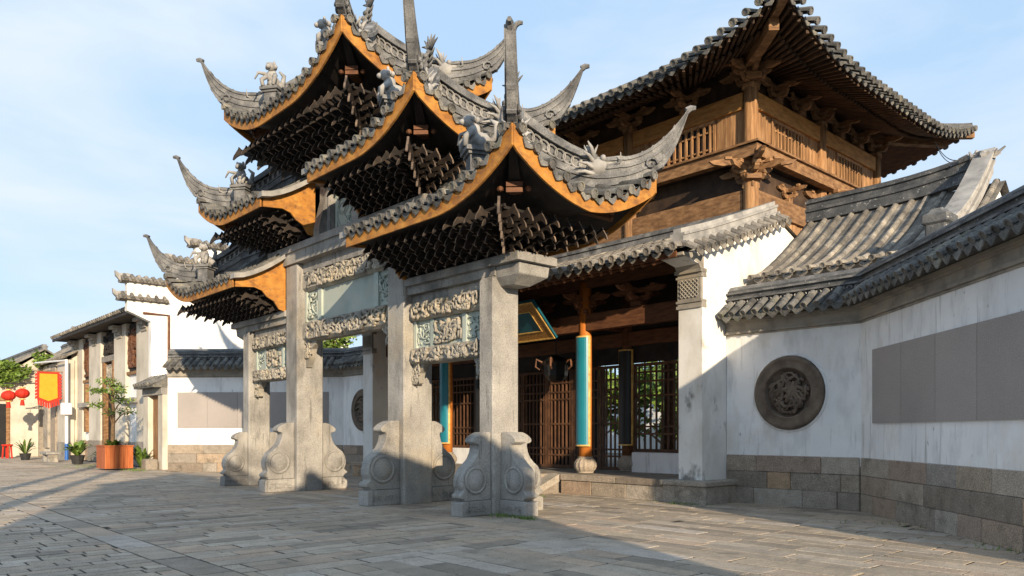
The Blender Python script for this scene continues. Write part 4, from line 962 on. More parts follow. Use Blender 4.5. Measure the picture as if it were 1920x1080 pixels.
for y in TCY[1:]:
    for z in (10.70, 8.08): inst('bracket_set', BRK, tower, (TX1, y, z), None, (1.0, 1.0, 1.15))
for x in (TX1-2.05, TX1-6.15): inst('bracket_set', BRK, tower, (x, TY0, 10.67), None, (.85, .85, 1.05))
for y in (TY0+1.3, TY0+2.6, TY0+5.1, TY0+6.4):
    inst('bracket_set', BRK, tower, (TX1, y, 10.67), None, (.85, .85, 1.05))
for y in (TY0+1.95, TY0+5.8): inst('bracket_set', BRK, tower, (TX1, y, 8.06), None, (.6, .6, .85))
for z in (10.9, 8.25): inst('corner_bracket', BRK, tower, (TX1+.1, TY0-.1, z), Matrix.Rotation(R(45), 3, 'Z'), (1.2, 1.2, 1.1))
for x in TCX[:3]: lathe_col(x, 20.5, .5, 6.9, .19, 'brown_wood', tower)

# ------------------------------------------------------------ splay walls
def splay(name, label, path, medx, seed, pan_a, flip):
    g = random.Random(seed); P0 = Vector(path[1])
    w = thing(name, label, 'wall', (path[1][0], path[1][1], 0))
    part('plaster', sweep(MB(), path, [(0, .9), (0, 3.86), (-.5, 3.86), (-.5, .9)]), 'plaster', w)
    part('core', sweep(MB(), path, [(-.03, 0), (-.03, .899), (-.47, .899), (-.47, 0)]), 'brick', w)
    for i in range(len(path)-1):
        a, b = Vector(path[i]), Vector(path[i+1]); d = (b-a).normalized(); n = Vector((d.y, -d.x)); L = (b-a).length
        rot = frame_rot((d.x, d.y, 0), (-n.x, -n.y, 0), Z3)
        trim0 = .02 if i > 0 else 0; trim1 = .02 if i < len(path)-2 else 0
        for k, (z0, z1) in enumerate(((0, .36), (.36, .73), (.73, 1.09))):
            x = 0
            while x < L:
                l = g.uniform(.55, 1.5); e = min(L, x+l)
                if L-e < .35: e = L
                x0 = x+(trim0 if x == 0 else 0)+.004; x1 = e-(trim1 if e == L else 0)-.004
                o = g.uniform(.02, .038); mb = MB().cbox(0, x1-x0, 0, .3, 0, z1-z0-.008, .014)
                st = part('dado_stone', mb, 'dado', w) if False else None
                me = mb.mesh('dado_stone', 'dado'); p = a+d*x0+n*o
                inst('dado_stone', me, w, (p.x, p.y, z0), rot); x = e
        # tiled coping
        m = max(3, int(L/.28))
        for k in range(m):
            t = L*(k+.5)/m; p = a+d*t
            if (i == 1 and t < .20 and not flip) or (i == 0 and t > L-.2): continue
            c = lambda o, z: (p.x+n.x*o, p.y+n.y*o, z)
            part('coping_tile', tile_row(MB(), [c(.46, 4.22), c(.25, 4.36), c(.04, 4.52)], (d.x, d.y, 0), .088), 'tile', w)
            if k < m-1:
                t2 = L*(k+1)/m; p2 = a+d*t2+n*.465; inst('drip_tile', drip_mesh('tile', .24, .15), w, (p2.x, p2.y, 4.20), Matrix.Rotation(math.atan2(d.y, d.x), 3, 'Z'))
            part('rear_coping_tile', tile_row(MB(), [c(-.96, 4.22), c(-.75, 4.36), c(-.54, 4.52)], (d.x, d.y, 0), .088), 'tile', w) if k % 1 == 0 and False else None
    fz = part('brick_frieze', sweep(MB(), path, [(.05, 3.86), (.05, 4.12), (-.55, 4.12), (-.55, 3.86)]), 'brick', w)
    for z0, z1, o in ((3.80, 3.835, .03), (3.84, 3.90, .075), (4.06, 4.10, .085), (4.10, 4.155, .16)): part('frieze_moulding', sweep(MB(), path, [(o, z0), (o, z1), (.0, z1), (.0, z0)]), 'brick', fz)
    part('coping_bed', sweep(MB(), path, [(.45, 4.17), (.45, 4.205), (.02, 4.50), (-.52, 4.50), (-.95, 4.205), (-.95, 4.17)]), 'tile', w)
    rd = part('coping_ridge', sweep(MB(), path, [(-.02, 4.45), (-.02, 4.62), (-.48, 4.62), (-.48, 4.45)]), 'darkridge', w)
    for z0, z1, o in ((4.62, 4.66, .05), (4.66, 4.76, -.03), (4.76, 4.80, .03), (4.80, 4.86, -.04)): part('ridge_band', sweep(MB(), path, [(o, z0), (o, z1), (-.5-o, z1), (-.5-o, z0)]), 'darkridge' if o < 0 else 'ridge', rd)
    cap = MB()
    sweep(cap, path, [(-.25+.17*math.cos(math.pi*j/6), 4.86+.12*math.sin(math.pi*j/6)) for j in range(7)]); part('ridge_cap', cap, 'ridge', rd)
    # stacked tile ornament along the ridge face
    orn = MB()
    for i in range(len(path)-1):
        a, b = Vector(path[i]), Vector(path[i+1]); d = (b-a).normalized(); n = Vector((d.y, -d.x)); L = (b-a).length; m = int(L/.16)
        for k in range(m):
            p = a+d*(L*(k+.5)/m); q = Vector((p.x+n.x*-.01, p.y+n.y*-.01, 4.55))
            orn.tube([q+Vector((d.x, d.y, 0))*(.055*math.cos(t))+Z3*(.055*math.sin(t)) for t in [j*math.pi/4 for j in range(5)]], .016, 4)
    part('ridge_ornament', orn, 'ridge_pale', rd)
    # dragon roundel
    ms = thing if False else None
    c = Vector((medx, 15.72, 2.45)); mb = MB().lathe([(.80, -.01), (.80, .09), (.765, .115), (.72, .115), (.70, .10), (.585, .10), (.56, .115), (.53, .11), (.52, .012), (.0, .008)], c, 40, (0, -1, 0))
    md = part('dragon_roundel', mb, 'med', w, True)
    part('plaster_rim', MB().lathe([(.86, -.01), (.86, .02), (.81, .03), (.801, .0)], c, 40, (0, -1, 0)), 'plaster', md, True)
    part('roundel_carving', carve(MB(), c-Y3*.035, X3, Z3, -Y3, 1.0, 1.0, seed+1, 30, .045, True), 'med', md, True)
    # granite panels
    a = Vector(path[1]); b = Vector(path[2] if not flip else path[0]); d = (b-a).normalized(); n = Vector((d.y, -d.x)) if not flip else Vector((-d.y, d.x))
    ax = Vector((d.x, d.y, 0)) if not flip else Vector((-d.x, -d.y, 0))
    for k in range(5):
        t0 = pan_a+1.235*k; t1 = t0+1.225
        p = a+d*(t0 if not flip else t1); q = Vector((p.x+n.x*.035, p.y+n.y*.035, 1.77))
        me = MB().box(0, t1-t0, 0, .06, 0, 1.43); inst('granite_panel', me.mesh('granite_panel', 'panel'), w, q, frame_rot(ax, (-n.x, -n.y, 0), Z3))
    return w
rpath = [(-9.97, 15.72), (-6.87, 15.72), (-1.78, 10.63)]
lpath = [(mx_(-1.78), 10.63), (mx_(-6.87), 15.72), (mx_(-9.97), 15.72)]
splay('splay_wall', 'white plaster wall with dragon roundel and shaded granite panels below the timber tower', rpath, -8.41, 21, .62, False)
splay('splay_wall', 'white plaster wall with half-sunlit granite panels seen behind the archway beside the planter', lpath, mx_(-8.41), 22, .62, True)

# ------------------------------------------------------------ side halls behind the wall
sh_ = thing('side_hall', 'low side hall with steep pale tile rows behind the wall under the tower', 'hall', (-7.5, 19.5, 0))
SR = Roof(-9.93, -5.35, 16.5, 22.5, 5.22, 0, 0, 7.15, 1.3, False, False, .335, .072, 'tile_pale')
sr = SR.surface(sh_, 8, 6); SR.rows(sr, True, rear=True, seg=10)
rp2 = [(-9.9+(4.1)*i/8, 19.5, 7.15+.22*max(0, i/8-.45)**2*3) for i in range(9)]
part('main_ridge', ridge_run(MB(), rp2, [(-.05, .2, .17), (.2, .27, .21), (.27, .42, .14), (.42, .48, .19), (.48, .55, .1)]), 'darkridge', sr)
zz = lambda y: SR.zf(-7, (y-16.5)/3)
vp = [(-5.75, 16.95+i*(19.5-16.95)/7, zz(16.95+i*(19.5-16.95)/7)+.0+(i/7)**2*.25) for i in range(8)]
part('gable_ridge', ridge_run(MB(), vp, [(-.03, .2, .16), (.2, .26, .20), (.26, .46, .14), (.46, .54, .20)]), 'ridge_pale', sr)
part('ridge_end_block', MB().loft([ring_oct(-5.75-w, -5.75+w, 16.6-w*.6, 16.95+w*.2, z, .04) for z, w in ((5.2, .2), (5.72, .2), (5.76, .26), (5.92, .26), (5.97, .17), (6.04, .12))]), 'darkridge', sr)
orn = MB(); g = random.Random(3)
for k in range(16):
    b = Vector((-5.75+g.uniform(-.5, .2), 19.5+g.uniform(-.25, .2), 7.75)); orn.tube([b, b+Vector((g.uniform(-.25, .3), g.uniform(-.2, .2), g.uniform(0, .22)))], [.05, .02], 5)
    if k % 3 == 0: orn.ell(b+Z3*.03, (.1, .08, .09), 6, 4)
part('broken_finial', orn, 'ridge_pale', sr)
part('wall', MB().box(-9.9, -5.5, 17.0, 22.0, 0, 5.3), 'plaster', sh_)
part('gable', MB().prism([(17.02, 5.3), (21.98, 5.3), (19.5, 7.0)], (-5.55, 0, 0), Y3, Z3, X3, .06), 'plaster', sh_)
wi = MB()
for dz in (0, .05): wi.tube([(-8.9+2.7*t, 25.5-6.0*t, 10.5-2.65*t-(1.3-dz*7)*t*(1-t)) for t in [i/10 for i in range(11)]], .012, 4)
part('loose_wire', wi, 'metal', sh_)
def simple_house(name, label, x0, x1, y0, y1, zw, zr, wall='plaster', ov=.5, cat='house', tile='tile', ridge='ridge', group=None):
    t = thing(name, label, cat, ((x0+x1)/2, (y0+y1)/2, 0), group)
    part('wall', MB().box(x0, x1, y0, y1, 0, zw), wall, t)
    yc = (y0+y1)/2
    for x in (x0, x1-.2): part('gable', MB().prism([(y0+.01, zw), (y1-.01, zw), (yc, zr-.1)], (x, 0, 0), Y3, Z3, X3, .2), wall, t)
    rf = Roof(x0-.25, x1+.25, y0-ov, y1+ov, zw+.05, 0, 0, zr, 1.1, False, False, .36, .11, tile); r = rf.surface(t, 4, 4)
    mb = MB(); n = int((rf.x1-rf.x0)/.36)
    for i in range(n):
        x = rf.x0+(i+.5)*(rf.x1-rf.x0)/n
        for s in (0, 1): tile_row(mb, [(x, (rf.y0+v*rf.D) if s == 0 else (rf.y1-v*rf.D), rf.zf(x, v)+.01) for v in (0, .3, .65, 1)], X3, .11)
    part('tile_rows', mb, tile, r, kind='stuff')
    part('main_ridge', ridge_run(MB(), [(rf.x0+.1, yc, zr), ((rf.x0+rf.x1)/2, yc, zr), (rf.x1-.1, yc, zr)], [(-.05, .2, .16), (.2, .28, .2), (.28, .38, .12)]), ridge, r)
    return t, r
simple_house('rear_hall', 'dark blue-grey tiled roof end beyond the broken ridge finial', -5.0, 5.0, 19.5, 26, 5.6, 7.7, 'plaster', .7, 'hall', 'darkridge')

# ------------------------------------------------------------ left side of the street
wh = thing('white_house', 'tall white gable house with stepped tiled parapets behind the wall beside the planter', 'house', (-38, 16, 0))
steps = [(10.35, 12.15, 8.3), (12.15, 13.35, 9.45), (13.35, 19.5, 10.35), (19.5, 20.7, 9.45), (20.7, 22.5, 8.3)]
part('gable_wall', MB().prism([(11.35, 0), (21.5, 0), (21.5, 6.6), (22.5, 7.0), (22.5, 8.3), (20.7, 8.3), (20.7, 9.45), (19.5, 9.45), (19.5, 10.35), (13.35, 10.35), (13.35, 9.45), (12.15, 9.45), (12.15, 8.3), (10.35, 8.3), (10.35, 7.0), (11.35, 6.6)], (-37.3, 0, 0), Y3, Z3, X3, .35), 'plaster', wh)
for (a, b, z) in [(10.25, 12.0, 7.5)]+steps:
    a2, b2 = a-.25, b+.1
    cp = part('parapet_coping', MB().prism([(-.36, .04), (-.05, .28), (.05, .28), (.36, .04), (.36, 0), (.17, -.06), (-.17, -.06), (-.36, 0)], (-37.12, a2, z), X3, Z3, Y3, b2-a2), 'tile_pale', wh)
    n = int((b2-a2)/.3)
    mb = MB()
    for k in range(n): y = a2+(k+.5)*(b2-a2)/n; tile_row(mb, [(-36.70, y, z+.04), (-37.05, y, z+.28)], Y3, .09); tile_row(mb, [(-37.54, y, z+.04), (-37.2, y, z+.28)], Y3, .09)
    part('coping_tiles', mb, 'tile_pale', cp, kind='stuff')
    part('upturned_end', MB().prism([(.0, -.02), (.6, .28), (.3, .36), (-.05, .32), (-.22, .42), (-.2, .2)], (-37.2, a2, z+.02), Y3, Z3, X3, .16), 'ridge_pale', cp)
part('drain_pipe', MB().tube([(-36.9, 11.0, 6.95), (-36.88, 12.1, 6.95), (-36.88, 12.1, 4.2)], .06, 6), 'brown_wood', wh)
part('body', MB().box(-52, -37.31, 12.2, 21.4, 0, 7.4), 'plaster', wh)
BR = Roof(-52, -37.32, 11.9, 21.4, 7.4, 0, 0, 9.6, 1.1, False, False, .36, .11); br = BR.surface(wh, 4, 3)
mb = MB()
for i in range(40): tile_row(mb, [(-51.8+i*.365, 11.9+v*4.75, BR.zf(0, v)) for v in (0, .5, 1)], X3, .11)
part('tile_rows', mb, 'tile_pale', br, kind='stuff')

sf = thing('pillared_shophouse', 'weathered shophouse front with tall stone piers, carved dark windows and sagging tiled eave', 'house', (-44, 11.5, 0))
for (a, b, y) in ((-39.46, -36.98, 11.45), (-43.07, -41.06, 11.42), (-47.9, -45.5, 11.42), (-52, -49.4, 11.45)):
    p = part('pier', MB().cbox(a, b, y, 12.15, 0, 6.97, .03), 'cream', sf)
    part('pier_base', MB().cbox(a-.06, b+.06, y-.06, 12.0, 0, 1.15, .03), 'dado', p)
    mb = MB()
    for z, o in ((6.3, .05), (6.45, .12), (6.6, .24), (6.75, .42)): mb.box((a+b)/2-.4, (a+b)/2+.4, y-o, 12.0, z, z+.15)
    part('corbel', mb, 'brick', p)
for (a, b) in ((-41.06, -39.46), (-49.4, -47.9)):
    part('infill_wall', MB().box(a, b, 11.6, 12.15, 1.1, 4.4), 'plaster', sf); part('infill_base', MB().box(a, b, 11.56, 12.15, 0, 1.1), 'dado', sf)
    part('window_sill', MB().box(a-.3, b+.3, 11.25, 11.62, 3.0, 3.25), 'granite', sf); part('upper_sill', MB().box(a, b, 11.46, 11.8, 4.4, 4.55), 'wood', sf)
    o = part('carved_window', MB().box(a, b, 11.6, 11.66, 4.55, 6.9), 'dark_wood', sf)
    cv = MB(); carve(cv, ((a+b)/2, 11.58, 5.7), X3, Z3, -Y3, (b-a)*.95, 2.2, int(abs(a)), 26, .05); part('window_tracery', cv, 'brown_wood', o)
dr = part('doorway', MB().box(-45.5, -43.07, 11.7, 11.76, 0, 6.9), 'dark_wood', sf)
part('door_lintel', MB().box(-45.5, -43.07, 11.45, 11.72, 5.3, 5.6), 'brick', sf)
for x in (-45.2, -43.4): part('door_post', MB().cbox(x-.16, x+.16, 11.45, 11.69, .3, 5.3, .02), 'wood', sf)
cv = MB(); carve(cv, (-44.3, 11.6, 6.2), X3, Z3, -Y3, 2.2, 1.1, 8, 26, .06); part('door_tracery', cv, 'dark_wood', dr)
cv = MB(); carve(cv, (-44.3, 11.67, 4.4), X3, Z3, -Y3, 1.6, 1.7, 9, 30, .06); part('light_tracery', cv, 'carved', dr)
part('shutter', MB().box(-48.9, -48.55, 11.4, 11.59, 1.6, 4.3), 'wood', sf)
FR_ = Roof(-52.6, -37.0, 10.5, 14.7, 7.15, 0, 0, 8.05, 1.1, False, False, .36, .11, 'tile_pale'); fr_ = FR_.surface(sf, 10, 3)
mb = MB()
for i in range(42): tile_row(mb, [(-52.4+i*.365, 10.5+v*2.1, FR_.zf(0, v)+.01) for v in (0, .5, 1)], X3, .11)
part('tile_rows', mb, 'tile_pale', fr_, kind='stuff'); part('eave_board', MB().box(-52.5, -37.05, 10.55, 10.62, 6.95, 7.1), 'dark_wood', fr_)
part('eave_soffit', MB().box(-52.3, -37.1, 10.62, 12.2, 6.98, 7.05), 'dark_wood', fr_)
part('eave_end', MB().prism([(0, 0), (1.1, .1), (.5, .45), (-.6, .75), (-.3, .3)], (-52.7, 11.5, 7.2), X3*-1, Z3, Y3, .25), 'ridge_pale', fr_)

sg = thing('side_gate', 'narrow doorway with little tiled hood between the splay wall and shophouse', 'gate', (-34.6, 11.1, 0))
part('jamb', MB().cbox(-36.9, -36.2, 11.0, 11.4, 0, 3.2, .02), 'cream', sg); part('jamb', MB().cbox(-34.9, -34.3, 11.0, 11.4, 0, 3.2, .02), 'cream', sg)
part('lintel', MB().cbox(-36.9, -34.3, 10.95, 11.42, 3.2, 3.5, .02), 'granite', sg); part('door_leaf', MB().box(-36.18, -34.92, 11.2, 11.26, 0, 3.19), 'wood_v', sg)
hd = part('hood', MB().prism([(10.6, 3.5), (11.4, 3.5), (11.4, 3.95), (11.3, 4.0), (10.6, 3.6)], (-36.9, 0, 0), Y3, Z3, X3, 2.6), 'tile', sg)
for i in range(7): part('hood_tile', tile_row(MB(), [(-36.72+i*.37, 10.58, 3.62), (-36.72+i*.37, 11.0, 3.82), (-36.72+i*.37, 11.35, 4.02)], X3, .1), 'tile', hd)
part('stone_block', MB().cbox(-35.2, -34.5, 10.4, 10.9, 0, .45, .06), 'dado', sg)

fh, fr2 = simple_house('banner_house', 'low cream house with tiled wall top behind the hanging yellow banner', -62, -50.6, 11.2, 15.2, 5.9, 7.4, 'cream', .35, tile='tile_pale')
for x in (-55.0, -59.5): part('pier', MB().cbox(x, x+1.3, 10.95, 11.25, 0, 5.7, .03), 'dado', fh)
part('corner_pier', MB().cbox(-53.4, -50.5, 11.0, 11.3, 0, 5.8, .03), 'cream', fh)
part('niche', MB().box(-57.6, -56.3, 11.05, 11.21, .6, 3.4), 'brick', fh); part('dado', MB().box(-53.3, -50.45, 10.94, 11.1, 0, 1.0), 'brick', fh)
cs, cr = simple_house('corner_shop', 'shop with dark open doorway where the red lanterns hang', -76, -58.5, 8.6, 14, 4.9, 7.0, 'cream', .8, tile='tile_pale')
part('dark_doorway_slab', MB().box(-58.52, -58.44, 8.62, 9.15, 0, 3.4), 'black', cs); part('door_frame', MB().box(-58.53, -58.40, 9.15, 9.35, 0, 3.6), 'wood', cs); part('lintel', MB().box(-58.53, -58.38, 8.6, 9.5, 3.6, 3.9), 'wood', cs)  # flat black slab stands in for the shade inside the open doorway
simple_house('far_house', 'far house roof with pale ridge beyond the lantern shop', -84, -64, 15.5, 24, 7.6, 10.6, 'plaster', .6, tile='tile_pale', ridge='ridge_pale')
simple_house('far_house', 'far grey roof rising between the shophouse and the banner house', -63, -53, 15.8, 22, 7.2, 9.0, 'plaster', .6, tile='tile_pale', ridge='ridge_pale')

# ------------------------------------------------------------ street things
bn = thing('banner', 'yellow banner with red fringed border hung on the cream house wall', 'banner', (-52, 10.25, 3.3))
ys, y2 = 9.68, 10.83
def cloth(poly, x, th):
    return MB().prism(poly, (x, 0, 0), Y3, Z3, X3, th)
part('cloth', cloth([(ys+.12, 5.02), (y2-.12, 5.02), (y2-.1, 3.62), ((ys+y2)/2, 3.42), (ys+.1, 3.62)], -52.0, .02), 'yellow', bn)
part('border', cloth([(ys, 5.14), (y2, 5.14), (y2, 3.5), ((ys+y2)/2, 3.28), (ys, 3.5)], -52.03, .02), 'red', bn)
for k in range(9):
    y = ys+(y2-ys)*(k+.5)/9; zb = 3.5-.22*(1-abs((y-(ys+y2)/2)/((y2-ys)/2))); part('tassel', cloth([(y-.05, zb+.05), (y+.05, zb+.05), (y+.06, zb-.28), (y-.02, zb-.3)], -52.025, .012), 'red', bn)
for sgn, yy in ((-1, ys), (1, y2)):
    for k in range(8): z = 5.05-k*.19; part('fringe', cloth([(yy, z), (yy, z-.15), (yy+sgn*.10, z-.2), (yy+sgn*.11, z-.06)], -52.02, .012), 'red', bn)
part('rod', MB().tube([(-52.0, ys-.1, 5.16), (-52.0, y2+.35, 5.16)], .03, 6), 'wood', bn)
mp_ = thing('service_pole', 'white pipe pole with meter box and blue painted foot beside the shophouse', 'pole', (-49.9, 10.75, 0))
part('pole', MB().tube([(-49.9, 10.75, .9), (-49.9, 10.75, 5.75)], .085, 8), 'white', mp_); part('blue_foot', MB().tube([(-49.9, 10.75, 0), (-49.9, 10.75, .95)], .10, 8), 'blue', mp_)
part('cross_pipe', MB().tube([(-49.9, 10.75, 5.7), (-57, 10.5, 6.0)], .055, 8), 'white', mp_); part('meter_box', MB().cbox(-49.82, -49.5, 10.4, 10.95, 2.6, 3.25, .04), 'white', mp_)
for (y, z, lb) in ((8.55, 3.75, 'red round lantern at the end of the bracket by the shop doorway'), (9.25, 3.9, 'red round lantern hung between the other lantern and the banner')):
    l = thing('red_lantern', lb, 'lantern', (-53.8, y, z), 'red lanterns by the shop')
    x = -53.8; mb = MB(); rings = []; n = 20
    for th in range(9):
        a = math.pi*(.08+.84*th/8); rings.append([(x+.38*math.sin(a)*(1+.03*math.cos(10*2*math.pi*j/n))*math.cos(2*math.pi*j/n), y+.38*math.sin(a)*(1+.03*math.cos(10*2*math.pi*j/n))*math.sin(2*math.pi*j/n), z-.30*math.cos(a)) for j in range(n)])
    part('shade', mb.loft(rings), 'red', l); part('cap', MB().lathe([(.16, 0), (.16, .07)], (x, y, z+.31), 10), 'gold', l); part('ring', MB().lathe([(.16, 0), (.16, .07)], (x, y, z-.38), 10), 'gold', l)
    part('tassel', MB().lathe([(.13, -.34), (.10, -.1), (.07, 0)], (x, y, z-.38), 8), 'red', l); part('cord', MB().tube([(x, y, z+.37), (x, y, z+.65)], .015, 4), 'metal', l)
lb = thing('lantern_bracket', 'dark iron arm reaching out from the banner house wall holding the lanterns', 'bracket', (-53.8, 11, 4.5)); part('arm', MB().tube([(-53.8, 11.1, 4.6), (-53.8, 8.3, 4.45)], .04, 6), 'metal', lb); part('stay', MB().tube([(-53.8, 11.1, 5.3), (-53.8, 8.6, 4.48)], .025, 6), 'metal', lb)
pt = thing('planter_box', 'square red-brown timber planter holding the layered tree', 'planter', (-36, 9.5, 0))
PX0, PX1, PY0, PY1 = -36.6, -35.3, 9.02, 10.12
for (x0, x1, y0, y1, cnt, ax) in ((PX0, PX1, PY0, PY0+.05, 7, 'x'), (PX0, PX1, PY1-.05, PY1, 7, 'x'), (PX1-.05, PX1, PY0+.05, PY1-.05, 6, 'y'), (PX0, PX0+.05, PY0+.05, PY1-.05, 6, 'y')):
    for k in range(cnt):
        if ax == 'x': mb = MB().box(x0+(x1-x0)*k/cnt+.004, x0+(x1-x0)*(k+1)/cnt-.004, y0, y1, .06, .98)
        else: mb = MB().box(x0, x1, y0+(y1-y0)*k/cnt+.004, y0+(y1-y0)*(k+1)/cnt-.004, .06, .98)
        part('board', mb, 'planter', pt)
part('rim', sweep(MB(), [(PX0, PY0), (PX1, PY0), (PX1, PY1), (PX0, PY1), (PX0, PY0)], [(.03, .98), (.03, 1.04), (-.07, 1.04), (-.07, .98)]), 'planter', pt)
part('soil', MB().box(PX0+.06, PX1-.06, PY0+.06, PY1-.06, .06, .9), 'soil', pt)
tg = random.Random(9)
tre = thing('layered_tree', 'thin clipped evergreen with flat foliage layers growing from the timber planter', 'tree', (-36, 9.5, .9))
tk = [(-36, 9.5, .9), (-35.95, 9.5, 1.7), (-36.05, 9.55, 2.4), (-35.95, 9.5, 2.9), (-36, 9.45, 3.5)]
tb = MB().tube(tk, [.09, .08, .07, .055, .03], 7); cr_ = MB()
for (dy, dx, z, ry, n) in ((-.62, .2, 3.35, .5, 200), (.35, .3, 2.95, .5, 190), (.62, 0, 2.5, .45, 150), (-.25, .1, 3.75, .5, 190), (.25, -.2, 3.55, .4, 140), (-.6, -.1, 2.75, .42, 120), (.1, .4, 3.3, .45, 140), (-.25, .3, 2.45, .25, 50)):
    c = (-36+dx, 9.5+dy*.95, z); tb.tube([(-36, 9.5, z-.6), (-36+dx*.5, 9.5+dy*.5, z-.2), c], [.04, .025, .012], 5)
    for q in range(5): tb.tube([c, (c[0]+tg.uniform(-.3, .3), c[1]+tg.uniform(-ry, ry)*.8, z+tg.uniform(-.1, .15))], [.012, .005], 4)
    leaves(cr_, c, (.36, ry*.9, .13), int(n*.7), .19, tg, .28)
part('trunk', tb, 'bark', tre); part('crown', cr_, 'leaf_light', tre)
def tufty(name, label, x, y, z, n, h, size, m='leaf', cat='plant', pot=None, group=None, spread=.5):
    t = thing(name, label, cat, (x, y, z), group); mb = MB(); g = random.Random(int(abs(x*10+y*7)))
    for k in range(n):
        a = g.uniform(0, 6.28); l = h*g.uniform(.6, 1.1); w = size*g.uniform(.7, 1.2); d = Vector((math.cos(a), math.sin(a), 0)); s = g.uniform(.3, 1)*spread; b = Vector((x, y, z))+d*.05; e = Vector((-d.y, d.x, 0))
        q = [b+d*s*u+Z3*l*(u*1.5-.75*u*u*(.6+s)) for u in (0, .35, .7, 1)]
        mb.add([q[0]-e*w*.2, q[0]+e*w*.2, q[1]+e*w*.5, q[1]-e*w*.5, q[2]+e*w*.45, q[2]-e*w*.45, q[3]], [(0, 1, 2, 3), (3, 2, 4, 5), (5, 4, 6)])
    part('foliage', mb, m, t)
    if pot: part('pot', MB().lathe([(pot*.7, 0), (pot, pot*1.2), (pot*1.08, pot*1.25), (pot*.9, pot*1.25), (pot*.85, pot*1.1)], (x, y, z-pot*1.15), 12), 'metal', t)
    return t
tufty('potted_plant', 'dark pot of broad glossy leaves to the street side of the planter', -42.8, 9.7, .42, 60, 1.0, .2, 'leaf_light', pot=.34, spread=1.0)
tufty('ground_plant', 'leafy clump squeezed between the potted plant and the planter', -40.0, 10.3, .02, 60, 1.1, .16, spread=1.0)
tufty('ground_plant', 'low leafy clump behind the planter at the shophouse pier', -36.2, 10.75, .02, 50, 1.25, .14, spread=.9)
tufty('ground_plant', 'leaves filling the foot of the layered tree', -36, 9.5, .9, 60, .45, .1, 'leaf', spread=.6)
tufty('palm_plant', 'small palm-like plant standing by the shop step', -51.5, 9.0, .35, 24, 1.1, .12, spread=.95, pot=.3)
sb = thing('stone_bench', 'low dark stone bench against the cream house wall', 'bench', (-47.2, 9.4, 0))
part('seat', MB().cbox(-48.0, -46.4, 9.05, 9.75, .42, .54, .03), 'granite', sb)
for x in (-47.7, -46.7): part('leg', MB().loft([ring_oct(x-w, x+w, 9.4-.24, 9.4+.24, z, .03) for z, w in ((0, .2), (.2, .12), (.42, .2))]), 'granite', sb)
rs = thing('red_stool', 'small red object standing at the shop doorway', 'stool', (-55.5, 8.75, 0)); part('seat', MB().lathe([(.3, 0), (.32, .06), (.28, .1)], (-55.5, 8.75, .75), 10), 'red', rs)
for a in (0, 1.57, 3.14, 4.71): part('leg', MB().tube([(-55.5+.25*math.cos(a), 8.75+.25*math.sin(a), 0), (-55.5+.2*math.cos(a), 8.75+.2*math.sin(a), .76)], .05, 6), 'red', rs)
def tree(name, label, x, y, h, rad, n, size, m='leaf', seed=1, crown_z=.62, group=None):
    t = thing(name, label, 'tree', (x, y, 0), group); g = random.Random(seed); tb = MB(); cr = MB()
    tb.tube([(x, y, 0), (x+.1, y, h*.3), (x-.1, y+.1, h*.6), (x, y, h*.85)], [.05*h*.6, .035*h*.6, .025*h*.6, .01*h], 8)
    for k in range(22):
        a = g.uniform(0, 6.28); rr = rad*g.uniform(.25, 1); zc = h*crown_z+g.uniform(-.5, .5)*h*.55; rr *= math.sqrt(max(.1, 1-((zc-h*crown_z)/(h*.42))**2))
        c = Vector((x+rr*math.cos(a), y+rr*math.sin(a), zc)); tb.tube([(x, y, zc-h*.16), ((x+c.x)/2, (y+c.y)/2, zc-h*.04), c], [.012*h, .008*h, .003*h], 5)
        leaves(cr, c, (rad*.36, rad*.36, rad*.26), n//22, size, g, .5)
    part('trunk', tb, 'bark', t); part('crown', cr, m, t); return t
tree('garden_tree', 'green tree showing above the splay wall that stands beside the planter', -34.5, 18.4, 7.2, 1.6, 2600, .26, 'leaf_light', 4, .72)
def ivy(label, c, rad, n, seed):
    t = thing('ivy', label, 'ivy', c); g = random.Random(seed); cr = MB(); st = MB()
    for k in range(9):
        q = Vector(c)+Vector((g.uniform(-1, 1)*rad[0], g.uniform(-1, 1)*rad[1], g.uniform(-.8, .8)*rad[2])); leaves(cr, q, (rad[0]*.5, rad[1]*.5, rad[2]*.4), n//9, .26, g, .6, .3)
        st.tube([Vector(c)+Vector((0, 0, -rad[2])), (Vector(c)+q)/2, q], [.03, .02, .008], 4)
    part('foliage', cr, 'leaf_light', t); part('stem', st, 'bark', t)
ivy('bright green creeper spilling over the lantern shop end wall', (-58.2, 9.2, 5.2), (.5, .9, .9), 1100, 6)
ivy('small green creeper between the roof of the banner house and the shop', (-57.5, 11.2, 6.4), (1.0, .5, .5), 500, 8)
for (x, y, h, s, lb) in ((-27, 39, 7, 21, 'courtyard tree glimpsed through the middle of the lattice window'), (-31.5, 42, 7.5, 22, 'courtyard tree glimpsed through the lattice beside the black couplet board'), (-22.5, 41, 7, 23, 'courtyard tree glimpsed through the lattice nearest the white pier'), (-35.5, 40, 7, 24, 'courtyard tree glimpsed through the door lattice beside the turquoise board')):
    tree('courtyard_tree', lb, x, y, h, 3.2, 2600, .5, 'leaf_light', s, .5, 'courtyard trees behind the lattice')
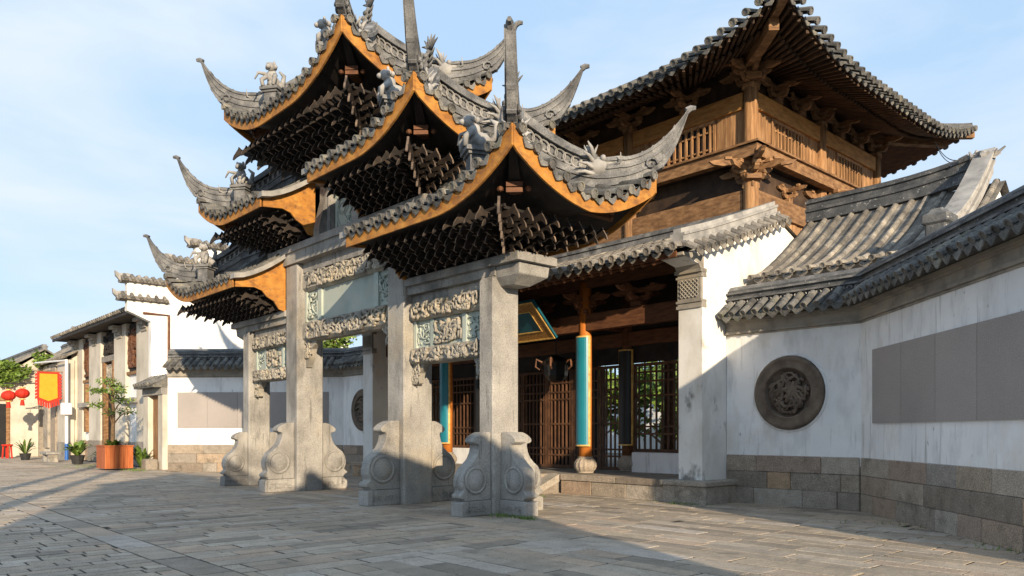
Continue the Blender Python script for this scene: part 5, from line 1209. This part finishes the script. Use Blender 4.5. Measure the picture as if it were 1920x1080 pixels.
cw = solo('courtyard_wall', MB().box(-60, -5, 46, 46.4, 0, 4.0), 'plaster', 'long white courtyard wall seen through the hall lattice', 'wall', (-32, 46, 0))
def grass(x, y, n, r, seed, label):
    g = random.Random(seed); mb = MB()
    for k in range(n):
        px, py = x+g.gauss(0, r), y+g.gauss(0, r*.5); h = g.uniform(.03, .10); a = g.uniform(0, 6.28); d = Vector((math.cos(a), math.sin(a), 0)); b = Vector((px, py, -.01))
        mb.add([b-d*.008, b+d*.008, b+Vector((g.gauss(0, .03), g.gauss(0, .03), h))], [(0, 1, 2)])
    solo('grass_tuft', mb, 'leaf_light', label, 'grass', (x, y, -.01), kind='stuff')
grass(-5.2, 13.9, 60, .5, 41, 'sparse weeds along the wall foot near the corner of the roundel wall'); grass(-3.4, 12.1, 50, .4, 42, 'sparse weeds along the wall foot under the granite panels'); grass(-10.35, 9.72, 160, .12, 1, 'grass sprouting at the side drum stone foot'); grass(-11.0, 9.72, 160, .22, 2, 'moss and grass along the side drum stone plinth')
grass(-13.9, 13.3, 120, .2, 3, 'grass at the foot of the stair cheek'); grass(-10.2, 14.35, 120, .3, 4, 'grass along the white pier base'); grass(-34.4, 9.9, 300, .5, 5, 'grass growing beside the timber planter'); grass(-40, 9.6, 300, 1.2, 6, 'weeds under the potted plant')

# ------------------------------------------------------------ houses across the square, behind the camera: they throw the long shade
simple_house('square_house', 'low white house on the near side of the square', 3.8, 6.7, -2.0, 3.0, 5.6, 6.6, 'plaster', .3)
simple_house('tall_house', 'taller white house beside the low house on the square', 4.0, 7.5, -5.7, -2.4, 8.2, 9.4, 'plaster', .2)
for (x, y, lb) in ((-4.0, -3.45, 'wooden utility pole at the corner of the tall house'), (-3.0, -5.4, 'wooden utility pole standing free along the square')):
    t = thing('utility_pole', lb, 'pole', (x, y, 0), 'utility poles across the square'); part('pole', MB().tube([(x, y, 0), (x, y, 12)], [.26, .2], 8), 'bark', t); part('cross_arm', MB().box(x-.06, x+.06, y-.7, y+.7, 11.2, 11.35), 'bark', t)
